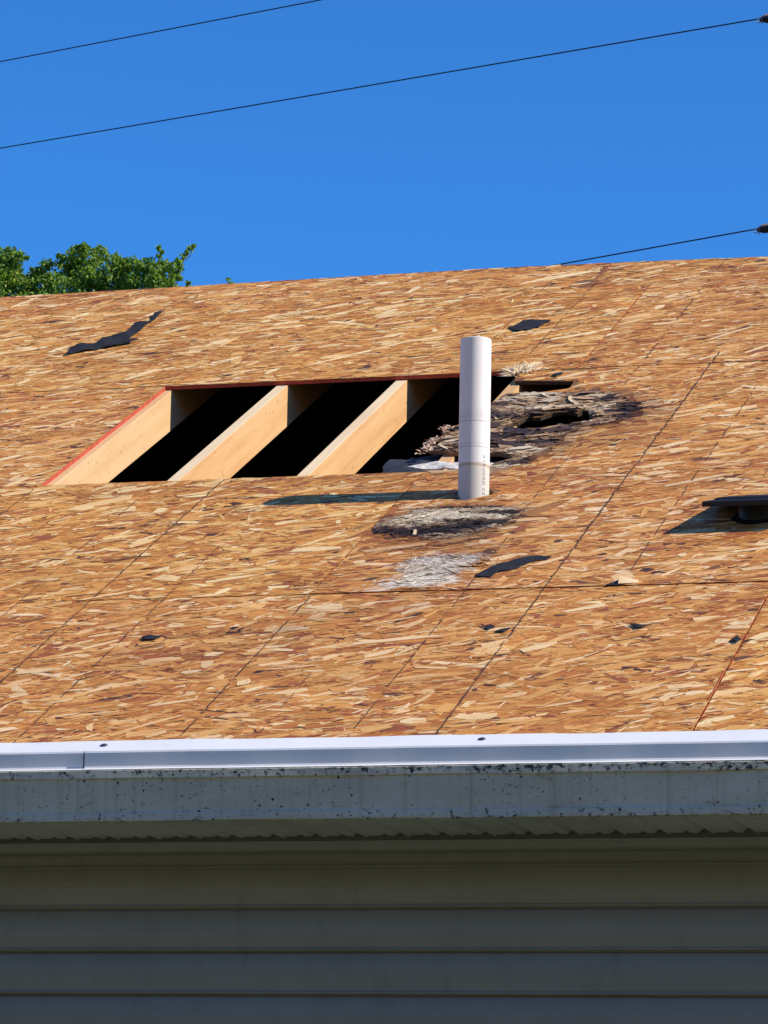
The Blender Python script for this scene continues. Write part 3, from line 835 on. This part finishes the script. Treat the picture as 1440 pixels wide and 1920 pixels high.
# soffit: V-grooved panels running from fascia to wall
def soffit():
    V, F = [], []
    P_ = 0.1045
    prof = [(0.0, 0.0), (0.030, 0.0), (0.040, 0.005), (0.050, 0.0), (0.0660, -0.001), (0.0800, 0.010), (0.0910, 0.010), (0.1035, -0.0040)]
    x = -7.1; row = []
    while x < 7.1:
        for dx, dz in prof: row.append((x + dx, dz))
        x += P_
    for (px, dz) in row:
        V.append((px, -0.006, -0.1675 + dz)); V.append((px, 0.325, -0.1725 + dz))
    for i in range(len(row) - 1):
        F.append((2 * i, 2 * i + 1, 2 * i + 3, 2 * i + 2))
    return V, F
v, f = soffit()
o = mesh_obj('soffit', v, f, SOFFITM, **EAVE); o['label'] = 'grooved vinyl soffit panels under the eave'

# trim where soffit meets wall
v, f = extrude_profile([(0.318, -0.1840), (0.322, -0.1830), (0.340, -0.1830), (0.341, -0.160), (0.352, -0.160), (0.352, -0.2085), (0.330, -0.2085), (0.322, -0.2060), (0.318, -0.2040)][::-1], -7.1, 7.1, True)
o = mesh_obj('soffit_channel', v, f, TRIM, **EAVE)

# lapped siding
EXPO = 0.1028
prof = [(0.372, -0.165), (0.3715, -0.2365)]
z = -0.2365
prof += [(0.362, z - 0.0005), (0.3605, z - 0.003)]
top = z
while z > -ZE + 0.1:
    zb = z - EXPO
    prof += [(0.3600, z - 0.006), (0.3568, z - 0.012), (0.3530, z - 0.024), (0.3500, z - 0.038), (0.3482, z - 0.054), (0.3478, z - 0.070), (0.3490, z - 0.084), (0.3500, zb + 0.0075), (0.3465, zb + 0.0048), (0.3458, zb + 0.0022), (0.3475, zb + 0.0003), (0.3560, zb + 0.0002), (0.3640, zb + 0.0010), (0.3645, zb - 0.0025), (0.3612, zb - 0.0050)]
    z = zb
prof += [(0.362, -ZE)]
v, f = extrude_profile(prof, -7.0, 7.0)
o = mesh_obj('siding', v, f, SIDING, **EAVE); o['label'] = 'grey lapped vinyl siding'
v, f = box(-6.94, 6.94, 0.374, 0.46, -ZE, -0.163)
mesh_obj('wall_core', v, f, UNDER, **EAVE)

# ------------------------------------------------------------------ plumbing vent pipe
PX, PY = PIPE_U, 1.935
zb = ZE + 0.9682
pipe = empty('vent_pipe', (PX, PY, zb - 0.02))
tag(pipe, 'white plastic vent pipe standing upright through the roof beside the hole', 'vent pipe')
def rev(prof, seg=64):
    V, F = [], []
    n = len(prof)
    for k in range(seg):
        a = 2 * math.pi * k / seg
        for r, z_ in prof: V.append((r * math.cos(a), r * math.sin(a), z_))
    for k in range(seg):
        l = (k + 1) % seg
        for j in range(n - 1): F.append((k * n + j, l * n + j, l * n + j + 1, k * n + j + 1))
    return V, F
RO = 0.0445
top = 0.02 + 0.4530
zz = [-0.5] + list(np.linspace(-0.05, top - 0.002, 24))
prof = [(RO, q) for q in zz] + [(RO - 0.0012, top), (RO - 0.0050, top), (RO - 0.0055, top - 0.002), (RO - 0.0055, -0.5)]
v, f = rev(prof, 128)
o = mesh_obj('pipe_wall', v, f, PVC, parent=pipe)
# lettering wrapped round the pipe, reading downwards
cu = bpy.data.curves.new('lettering', 'FONT')
cu.body = 'XTRUDED CE'
cu.size = 0.0125
cu.space_character = 1.22
cu.resolution_u = 3
to = bpy.data.objects.new('lettering', cu)
scene.collection.objects.link(to)
dg = bpy.context.evaluated_depsgraph_get(); dg.update()
me = bpy.data.meshes.new_from_object(to.evaluated_get(dg))
bpy.data.objects.remove(to, do_unlink=True)
bm = bmesh.new(); bm.from_mesh(me)
bmesh.ops.subdivide_edges(bm, edges=[e for e in bm.edges if e.calc_length() > 0.002], cuts=2)
bmesh.ops.triangulate(bm, faces=bm.faces)
xm = max(q.co.x for q in bm.verts)
A0 = math.radians(-90 + 14 + 35)     # round to the right of the side facing the camera
for q in bm.verts:
    along, upc = q.co.x, q.co.y
    ang = A0 + upc / RO
    z_ = 0.130 - along / xm * 0.117
    q.co = Vector(((RO + 0.0004) * math.cos(ang), (RO + 0.0004) * math.sin(ang), z_))
bm.to_mesh(me); bm.free()
me.materials.clear(); me.materials.append(INK)
o = bpy.data.objects.new('lettering', me); o.parent = pipe; link(o)

# ------------------------------------------------------------------ black roof vent at the right
RV_U, RV_S = 1.118, 1.83
def roofpt(u, s, h=0):
    return Vector((u, s * math.cos(PITCH) - h * math.sin(PITCH), ZE + s * math.sin(PITCH) + h * math.cos(PITCH)))
rvent = empty('roof_vent', roofpt(RV_U, RV_S))
tag(rvent, 'low black plastic roof vent with flat square cap at the right edge of the roof', 'roof vent')
v, f = rev([(0.0555, -0.08), (0.0560, 0.010), (0.0545, 0.046)], 40)
o = mesh_obj('neck', v, f, BLACKP, parent=rvent, smooth=True)
v, f = rev([(0.090, -0.04), (0.086, 0.0005), (0.062, 0.006), (0.057, 0.016), (0.0568, 0.02)], 40)
cap_t = math.radians(12)
def captop():
    bm = bmesh.new()
    W = 0.130
    def ring(w, z_): return [bm.verts.new((sx * w, sy * w, z_)) for sx, sy in ((-1, -1), (1, -1), (1, 1), (-1, 1))]
    r = [ring(W - 0.004, 0.0), ring(W, 0.0), ring(W, 0.012), ring(W - 0.003, 0.015), ring(W - 0.028, 0.018), ring(W - 0.034, 0.0235), ring(0.03, 0.026)]
    for a, b in zip(r[:-1], r[1:]):
        for i in range(4): bm.faces.new((a[i], a[(i + 1) % 4], b[(i + 1) % 4], b[i]))
    bm.faces.new(r[-1]); bm.faces.new(r[0][::-1])
    bmesh.ops.bevel(bm, geom=[e for e in bm.edges if abs(e.verts[0].co.z - e.verts[1].co.z) > 0.005 and abs(abs(e.verts[0].co.x) - W) < 1e-4], offset=0.006, segments=3, affect='EDGES')
    me_ = bpy.data.meshes.new('cap'); bm.to_mesh(me_); bm.free(); me_.materials.append(BLACKP)
    return me_
o = bpy.data.objects.new('cap', captop()); o.parent = rvent; o.location = (-0.002, -0.005, 0.036); o.rotation_euler = (cap_t, 0.0, 0.0); link(o)
v, f = box(-0.13, 0.13, -0.12, 0.15, 0.0045, 0.0065)
# flat flange tucked on the deck under the neck
o = mesh_obj('flange', *rev([(0.057, 0.010), (0.072, 0.006), (0.078, 0.0035)], 40), BLACKP, parent=rvent, rot=(PITCH, 0, 0))

# ------------------------------------------------------------------ scraps of roofing felt
def scrap(name, pts, label, cat, group, mat=FELT, th=0.0025, lift=0.004, h0=0.0034, seed=1):
    rnd = random.Random(seed)
    # roughen the outline
    out = []
    n = len(pts)
    for i in range(n):
        a, b = Vector(pts[i]), Vector(pts[(i + 1) % n])
        m_ = max(1, int((b - a).length / 0.012))
        for k in range(m_):
            q = a.lerp(b, k / m_)
            out.append((q[0] + (rnd.gauss(0, 0.0012) if k else 0), q[1] + (rnd.gauss(0, 0.003) if k else 0)))
    cx = sum(q[0] for q in out) / len(out); cy = sum(q[1] for q in out) / len(out)
    pts2 = list(out); 
    us_ = [q[0] for q in out]; ss = [q[1] for q in out]
    inner = []
    for _ in range(260):
        q = (rnd.uniform(min(us_), max(us_)), rnd.uniform(min(ss), max(ss)))
        if inside(np.array([q]), out)[0]: inner.append(q)
    pts2 += inner[:90]
    vv, ee, ff, _, _, _ = delaunay_2d_cdt([Vector(q) for q in pts2], [(i, (i + 1) % len(out)) for i in range(len(out))], [], 1, 1e-6)
    cen = np.array([[sum(vv[i][0] for i in f_) / len(f_), sum(vv[i][1] for i in f_) / len(f_)] for f_ in ff])
    ok = inside(cen, out); ff = [f_ for f_, k_ in zip(ff, ok) if k_]
    n = len(vv)
    def hz(q): return h0 + lift * (0.5 + 0.5 * math.sin(q[0] * 61 + seed) * math.cos(q[1] * 37 + seed * 2)) * min(1, 1.0)
    V = [(q[0] - cx, q[1] - cy, hz(q) + th) for q in vv] + [(q[0] - cx, q[1] - cy, hz(q)) for q in vv]
    cnt = {(f_[i], f_[(i + 1) % len(f_)]) for f_ in ff for i in range(len(f_))}
    F = [tuple(f_) for f_ in ff] + [tuple(i + n for i in f_[::-1]) for f_ in ff] + [(a, a + n, b + n, b) for a, b in cnt if (b, a) not in cnt]
    o = mesh_obj(name, V, F, mat, loc=roofpt(cx, cy), rot=(PITCH, 0, 0))
    tag(o, label, cat, group)
    return o
GR = 'torn scraps of black felt left on the roof deck'
scrap('felt_scrap', [(-1.710, 4.179), (-1.732, 4.280), (-1.702, 4.335), (-1.650, 4.345), (-1.656, 4.393), (-1.631, 4.455), (-1.590, 4.483), (-1.612, 4.628), (-1.562, 4.669), (-1.579, 4.765), (-1.556, 4.813), (-1.552, 4.667), (-1.545, 4.362), (-1.499, 4.350), (-1.516, 4.314), (-1.591, 4.262), (-1.646, 4.233)],
      'largest black felt scrap, long with a bent tail, near the ridge at the left', 'felt scrap', GR, seed=3, lift=0.010)
scrap('felt_scrap', [(-0.153, 4.275), (-0.136, 4.313), (-0.124, 4.373), (-0.096, 4.382), (-0.060, 4.378), (-0.022, 4.362), (-0.039, 4.325), (-0.043, 4.266), (-0.076, 4.237), (-0.113, 4.227)],
      'short black felt scrap above the top of the vent pipe', 'felt scrap', GR, seed=5)
scrap('felt_scrap', [(0.444, 1.339), (0.455, 1.379), (0.484, 1.441), (0.529, 1.482), (0.568, 1.505), (0.615, 1.500), (0.608, 1.469), (0.574, 1.450), (0.539, 1.390), (0.501, 1.366), (0.490, 1.322), (0.462, 1.324)],
      'curved black felt scrap right of the whitish rotted patch, below the vent pipe', 'felt scrap', GR, seed=9)
scrap('felt_crumb', [(-0.328, 0.866), (-0.311, 0.884), (-0.292, 0.874), (-0.275, 0.878), (-0.286, 0.850), (-0.308, 0.842)], 'tiny black felt crumb alone on the lower left boards', 'felt crumb', GR, seed=11, lift=0.002)
scrap('felt_crumb', [(0.565, 0.905), (0.575, 0.885), (0.590, 0.903), (0.606, 0.886), (0.594, 0.862)], 'tiny black felt crumb, upper left of two below the curved scrap', 'felt crumb', GR, seed=12, lift=0.002)
scrap('felt_crumb', [(0.616, 0.838), (0.630, 0.860), (0.650, 0.872), (0.640, 0.836)], 'tiny black felt crumb, lower right of two below the curved scrap', 'felt crumb', GR, seed=13, lift=0.002)
scrap('felt_crumb', [(0.952, 0.878), (0.978, 0.868), (1.010, 0.866), (0.978, 0.842)], 'thin dark felt crumb between the guide line and the red seam at the right', 'felt crumb', GR, seed=14, lift=0.002)
scrap('felt_crumb', [(1.236, 0.728), (1.244, 0.760), (1.258, 0.730), (1.251, 0.708)], 'tiny black felt crumb touching the red seam at the right', 'felt crumb', GR, seed=15, lift=0.004)
scrap('felt_crumb', [(0.158, 3.555), (0.165, 3.59), (0.185, 3.60), (0.19, 3.58), (0.175, 3.55)], 'tiny black felt crumb above the narrow slot beside the hole', 'felt crumb', GR, seed=16, lift=0.002)

# curled pale chip at the board seam
V, F, T = [], [], []
nx = 12
for i in range(nx):
    t_ = i / (nx - 1)
    for j in range(6):
        w = j / 5
        a = math.pi * (0.15 + 0.75 * w)
        V.append((0.048 * (t_ - 0.3), 0.052 * (0.5 - w) * (1 - 0.6 * t_), 0.004 + 0.013 * math.sin(a) * (1 - t_ * 0.9)))
for i in range(nx - 1):
    for j in range(5):
        F.append((i * 6 + j, i * 6 + j + 1, (i + 1) * 6 + j + 1, (i + 1) * 6 + j))
CHIP = mat_plain_wood('pale_chip_wood', (0.86, 0.66, 0.40), (0.74, 0.48, 0.24), 0.7, (20, 90, 90), False, 0.5)
o = mesh_obj('wood_chip', V, F, CHIP, loc=roofpt(0.868, 1.245, 0.001), rot=(PITCH, 0, 0))
md = o.modifiers.new('thickness', 'SOLIDIFY'); md.thickness = 0.0012
tag(o, 'curled pale wood chip at the board seam below the roof vent', 'wood chip')
o = scrap('felt_crumb', [(0.822, 1.214), (0.835, 1.235), (0.850, 1.262), (0.858, 1.240), (0.862, 1.216)], 'thin dark piece standing in for the shaded gap beside the curled pale wood chip', 'felt crumb', GR, seed=17, lift=0.002)  # dark piece painted for the shaded gap beside the raised chip
# small pale chip on the sooty patch
V = [(-0.005, -0.02, 0.006), (0.004, -0.022, 0.006), (0.006, 0.0, 0.011), (0.003, 0.022, 0.008), (-0.005, 0.02, 0.007), (-0.002, 0.0, 0.011)]
o = mesh_obj('wood_chip', V, [(0, 1, 2, 5), (5, 2, 3, 4)], CHIP, loc=roofpt(0.166, 1.775), rot=(PITCH, 0, 0.25))
md = o.modifiers.new('thickness', 'SOLIDIFY'); md.thickness = 0.0012
tag(o, 'tiny upright pale wood chip on the dark rotted patch below the vent pipe', 'wood chip')

# torn grey membrane hanging in the hole, left of the pipe
o = scrap('torn_membrane', [(-0.155, 2.62), (-0.15, 2.69), (-0.10, 2.70), (-0.06, 2.72), (0.0, 2.80), (0.06, 2.83), (0.12, 2.80), (0.26, 2.72), (0.30, 2.60), (0.20, 2.50), (0.10, 2.52), (0.03, 2.53), (-0.02, 2.515), (-0.08, 2.50), (-0.13, 2.53)],
          'torn grey membrane sagging in the right end of the hole behind the vent pipe', 'membrane', None, MEMBRANE, 0.002, 0.010, -0.034, 4)

PEEL = mat_simple('weathered_pale_strip', (0.66, 0.60, 0.52), 0.8, 0.1, 0.45, 34, 0.8, 120)
scrap('peeled_strip', [(-0.045, 2.492), (-0.02, 2.515), (0.0, 2.530), (0.05, 2.540), (0.10, 2.528), (0.16, 2.532), (0.22, 2.505), (0.27, 2.47), (0.20, 2.452), (0.12, 2.455), (0.05, 2.462), (0.0, 2.470)],
      'pale peeled strip of rotten wood lying on the lower right edge of the hole', 'wood strip', None, PEEL, 0.004, 0.006, -0.004, 6)

# ------------------------------------------------------------------ trees behind the house
def tree(base, h_top, clumps, seed, label, crown_r, n_body):
    rnd = np.random.default_rng(seed)
    root = empty('broadleaf_tree', base)
    tag(root, label, 'tree', 'trees rising behind the ridge')
    bx, by, _ = base
    # trunk and limbs
    parts = []
    tp = [(0, 0, -0.2), (0.05, 0.02, 2.0), (-0.05, 0.05, 4.5), (0.05, -0.05, 7.0), (0.0, 0.0, h_top - 2.0)]
    parts.append(tube(tp, [0.24, 0.20, 0.16, 0.11, 0.05], 10))
    trunk = mesh_obj('trunk', *merge(parts), BARK, parent=root, smooth=True)
    limbs = []
    for (x, y, z_, r) in clumps:
        z0 = z_ - rnd.uniform(1.0, 2.4); z0 = min(max(z0, 3.0), h_top - 2.2)
        if r < 0.062:
            limbs.append(tube([(x - bx - 0.05, y - by, z_ - 0.13), (x - bx - 0.02, y - by, z_ - 0.06), (x - bx, y - by, z_)], [0.005, 0.004, 0.002], 5)); continue
        q = [(0, 0, z0 - 0.6), ((x - bx) * 0.5 + rnd.normal(0, .05), (y - by) * 0.5, (z0 + z_) / 2 - 0.25), (x - bx, y - by, z_)]
        limbs.append(tube(q, [0.02, 0.010, 0.003], 5))
    C, Rr = [], []
    for (x, y, z_, r) in clumps: C.append((x - bx, y - by, z_)); Rr.append(r)
    for (x, y, z_, r) in clumps:
        for _ in range(3 if 0.05 < r < 0.2 else 0):
            C.append((x - bx + rnd.normal(0, r), y - by + rnd.normal(0, r), z_ + rnd.uniform(-1.2, 0.75) * r)); Rr.append(r * rnd.uniform(.3, .55))
    for (x, y, z_, r) in clumps:
        if r > 0.06:
            for dz_ in (0.38, 0.75):
                C.append((x - bx + rnd.normal(0, .12), y - by + rnd.normal(0, .3), min(z_ - dz_, 11.55))); Rr.append(rnd.uniform(0.2, 0.27))
    # the rest of the crown, mostly below the ridge line
    nb = n_body
    th_ = rnd.uniform(0, 2 * math.pi, nb); cz = rnd.uniform(h_top - 5.2, h_top - 1.15, nb)
    rr = crown_r * np.sqrt(rnd.uniform(0.1, 1, nb)) * np.sqrt(np.clip(1 - ((cz - (h_top - 3.2)) / 2.6) ** 2, 0.05, 1))
    for a, z_, r_ in zip(th_, cz, rr):
        C.append((r_ * math.cos(a), r_ * math.sin(a), z_)); Rr.append(rnd.uniform(0.32, 0.55))
        limbs.append(tube([(0, 0, z_ - 0.9), (r_ * math.cos(a) * .5, r_ * math.sin(a) * .5, z_ - 0.35), (r_ * math.cos(a), r_ * math.sin(a), z_)], [0.04, 0.022, 0.006], 5))
    mesh_obj('limbs', *merge(limbs), BARK, parent=root)
    V, T, F = [], [], []
    nC = len(C) - nb
    for ci, (c, r) in enumerate(zip(C, Rr)):
        r = r * (1.25 if ci < nC and r > 0.04 else 1.0)
        k = int((1500 if ci < nC else 620) * r * r / 0.04 * 0.30) + 12
        d = rnd.normal(0, 1, (k, 3)); d /= np.linalg.norm(d, axis=1)[:, None]
        rad = r * rnd.uniform(0.25, 1.0, k) ** 0.55 * rnd.uniform(0.8, 1.3, k)
        ctr = np.array(c) + d * rad[:, None] * np.array([1, 1, 0.9])
        L = rnd.uniform(0.034, 0.062, k) * (1.0 if ci < nC else 1.6); W = L * rnd.uniform(0.45, 0.7, k)
        ax = rnd.normal(0, 1, (k, 3)) + np.array([0, 0, -0.4]) + d * 0.5; ax /= np.linalg.norm(ax, axis=1)[:, None]
        sd_ = np.cross(ax, rnd.normal(0, 1, (k, 3))); sd_ /= np.linalg.norm(sd_, axis=1)[:, None]
        nr = np.cross(ax, sd_)
        b = len(V)
        p0 = ctr - ax * L[:, None] / 2; p3 = ctr + ax * L[:, None] / 2
        l1 = ctr - ax * L[:, None] * .12 + sd_ * W[:, None] / 2 + nr * W[:, None] * .18; r1 = ctr - ax * L[:, None] * .12 - sd_ * W[:, None] / 2 + nr * W[:, None] * .18
        l2 = ctr + ax * L[:, None] * .22 + sd_ * W[:, None] * .38 + nr * W[:, None] * .12; r2 = ctr + ax * L[:, None] * .22 - sd_ * W[:, None] * .38 + nr * W[:, None] * .12
        arr = np.stack([p0, l1, l2, p3, r2, r1], 1)
        V += arr.reshape(-1, 3).tolist()
        base_c = np.array([0.20, 0.305, 0.050]) * rnd.uniform(0.7, 1.25, (k, 1)) * np.where(rnd.random((k, 1)) < .18, np.array([[1.6, 1.35, 0.8]]), np.array([[1, 1, 1]]))
        T += np.repeat(np.hstack([base_c, np.ones((k, 1))]), 6, 0).tolist()
        for i in range(k):
            q = b + i * 6
            F.append((q, q + 1, q + 2, q + 3)); F.append((q, q + 3, q + 4, q + 5))
    o = mesh_obj('crown', V, F, LEAF, parent=root)
    ca = o.data.attributes.new('tone', 'FLOAT_COLOR', 'POINT'); ca.data.foreach_set('color', np.array(T, np.float32).ravel())
    return root

def px(x, y, dy=0.0):
    """clump centre on the tree at Y = 30 for a spot on its silhouette"""
    return (-12.719 + x * 0.00625 + (dy * -0.35), 30.0 + dy, ZE + 9.554 + (467 - y) * 0.00606 - 0.00032 * x + dy * 0.3)
c1 = []
for x, y, r in [(-60, 500, .2), (-25, 490, .17), (5, 492, .13), (25, 486, .10), (38, 482, .06), (-5, 530, .18), (30, 520, .12), (20, 560, .2), (-40, 560, .25), (52, 535, .10), (75, 515, .07), (88, 500, .065),
                (92, 492, .045), (66, 520, .07), (84, 535, .11), (100, 525, .09), (60, 565, .16), (100, 560, .16), (12, 505, .11), (-30, 520, .2)]:
    c1.append((*px(x, y, random.uniform(-.3, .3)), r))
c2 = []
for x, y, r in [(122, 492, .07), (114, 478, .035), (130, 515, .12), (148, 478, .10), (157, 466, .055), (143, 468, .05), (170, 490, .11), (190, 478, .08), (192, 470, .045), (215, 492, .085), (235, 500, .09), (218, 484, .045),
                (252, 495, .075), (270, 500, .08), (283, 494, .06), (300, 505, .08), (312, 500, .06), (325, 500, .05), (336, 490, .04), (343, 483, .036), (350, 475, .034), (357, 468, .032), (363, 462, .026), (341, 500, .04), (337, 508, .04), (300, 464, .028), (304, 472, .026), (301, 482, .03), (303, 492, .04),
                (150, 515, .14), (180, 520, .14), (210, 525, .14), (240, 528, .13), (270, 528, .13), (295, 530, .12), (318, 520, .08), (332, 512, .05), (338, 520, .035), (355, 530, .028), (353, 538, .02), (335, 545, .05),
                (429, 525, .018), (433, 534, .03), (426, 545, .05), (130, 545, .16), (170, 555, .2), (220, 560, .2), (270, 560, .2), (310, 556, .16)]:
    c2.append((*px(x, y, random.uniform(-.25, .25)), r))
tree((-13.6, 30.2, 0), ZE + 9.5, c1, 21, 'green broadleaf treetop at the far left edge, behind the ridge', 1.9, 90)
tree((-11.1, 30.2, 0), ZE + 9.4, c2, 22, 'broad green treetop with spiky sprigs, right of the edge tree, behind the ridge', 1.9, 90)

# ------------------------------------------------------------------ overhead wires and strain insulators
def wire(a, b, label, sag, ext):
    a, b = Vector(a), Vector(b)
    d = a - b
    pts = []
    n = 60
    for i in range(n + 1):
        t_ = i / n * ext
        q = b + d * t_
        q.z -= sag * 4 * (t_ / ext) * (1 - t_ / ext)
        pts.append(q)
    c = pts[n // 2].copy()
    v, f = tube([q - c for q in pts], 0.0058, 8)
    o = mesh_obj('power_line', v, f, WIRE, loc=c, smooth=True)
    tag(o, label, 'power line', 'overhead power lines')
    return o
WP = [((-11.164, 26, ZE + 10.402), (-2.253, 20, ZE + 9.16), 'thin dark overhead wire crossing the top left corner of the sky, highest of the three'),
      ((-11.127, 26, ZE + 9.501), (-2.343, 20, ZE + 8.303), 'thin dark overhead wire crossing the whole sky, middle of the three'),
      ((-10.9, 26, ZE + 7.30), (-2.360, 20, ZE + 6.607), 'thin dark overhead wire dipping behind the ridge at the right, lowest of the three')]
POLE_XY = (-1.90, 19.70)
def insulator(end, a, label):
    """ribbed strain insulator with a bail loop at the wire end; local x runs on along the wire towards the pole"""
    end, a = Vector(end), Vector(a)
    d = (end - a).normalized()
    L = (Vector((POLE_XY[0], POLE_XY[1], end.z)) - end).length
    root = empty('strain_insulator', end)
    zax = Vector((0, 0, 1)); yax = zax.cross(d).normalized(); zax = d.cross(yax)
    R_ = Matrix((d, yax, zax)).transposed().to_4x4()
    root.matrix_world = Matrix.Translation(end) @ R_
    tag(root, label, 'insulator', 'strain insulators at the wire ends')
    # bail loop hanging just under the wire
    loop = []
    for k in range(25):
        w = 2 * math.pi * k / 24
        loop.append((0.022 + 0.028 * math.cos(w), 0.0, -0.016 + 0.0155 * math.sin(w)))
    mesh_obj('bail_loop', *tube(loop, 0.0045, 8), METAL, parent=root, smooth=True)
    # preformed grip wrapped over the wire end
    grip = [(-0.006, 0, 0), (0.02, 0, 0.002), (0.05, 0, -0.001), (0.075, 0, -0.004)]
    mesh_obj('wire_grip', *tube(grip, [0.006, 0.009, 0.011, 0.012], 10), METAL, parent=root, smooth=True)
    # ribbed body
    prof = []
    x = 0.045
    prof.append((0.004, x))
    for k in range(6):
        r = 0.024 + 0.014 * min(k, 2) / 2
        prof += [(0.011, x + 0.002), (r * 0.7, x + 0.007), (r, x + 0.011), (r * 0.92, x + 0.014), (0.011, x + 0.018)]
        x += 0.026
    prof.append((0.004, x + 0.002))
    v, f = rev(prof, 24)
    v = [(q[2], q[0], q[1] - 0.008) for q in v]
    mesh_obj('ribbed_body', v, f, RUBBER, parent=root, smooth=True)
    # pale bands catching the light between the ribs
    V, F = [], []
    for k in (0, 1, 3):
        xx = 0.045 + 0.026 * k + 0.0005
        vv, f_ = rev([(0.013, xx - 0.006), (0.021, xx - 0.004), (0.021, xx + 0.0015), (0.013, xx + 0.0025)], 20)
        vv = [(q[2], q[0], q[1] - 0.008) for q in vv]
        b = len(V); V += vv; F += [tuple(i + b for i in q) for q in f_]
    mesh_obj('metal_bands', V, F, METAL, parent=root)
    mesh_obj('split_pin', *tube([(0.058, 0, -0.02), (0.060, 0, -0.055)], [0.006, 0.003], 6), METAL, parent=root)
    mesh_obj('eye_bolt', *tube([(x, 0, -0.008), (L - 0.10, 0, -0.004)], 0.009, 8), METAL, parent=root)
wire(WP[0][0], (-2.0, 19.83, ZE + 9.13), WP[0][2], 0.02, 4.0)
wire(WP[1][0], WP[1][1], WP[1][2], 0.02, 3.6)
wire(WP[2][0], WP[2][1], WP[2][2], 0.02, 3.6)
insulator(WP[1][1], WP[1][0], 'dark ribbed insulator at the upper right corner, ending the middle wire')
insulator(WP[2][1], WP[2][0], 'dark ribbed insulator just above the roof ridge at the right, ending the lowest wire')
v, f = tube([(0, 0, -0.3), (0, 0, ZE + 10.0)], [0.17, 0.12], 20)
o = mesh_obj('utility_pole', v, f, POLE, loc=(POLE_XY[0], POLE_XY[1], 0), smooth=True)
tag(o, 'brown wooden utility pole holding the ends of the three overhead wires', 'utility pole')
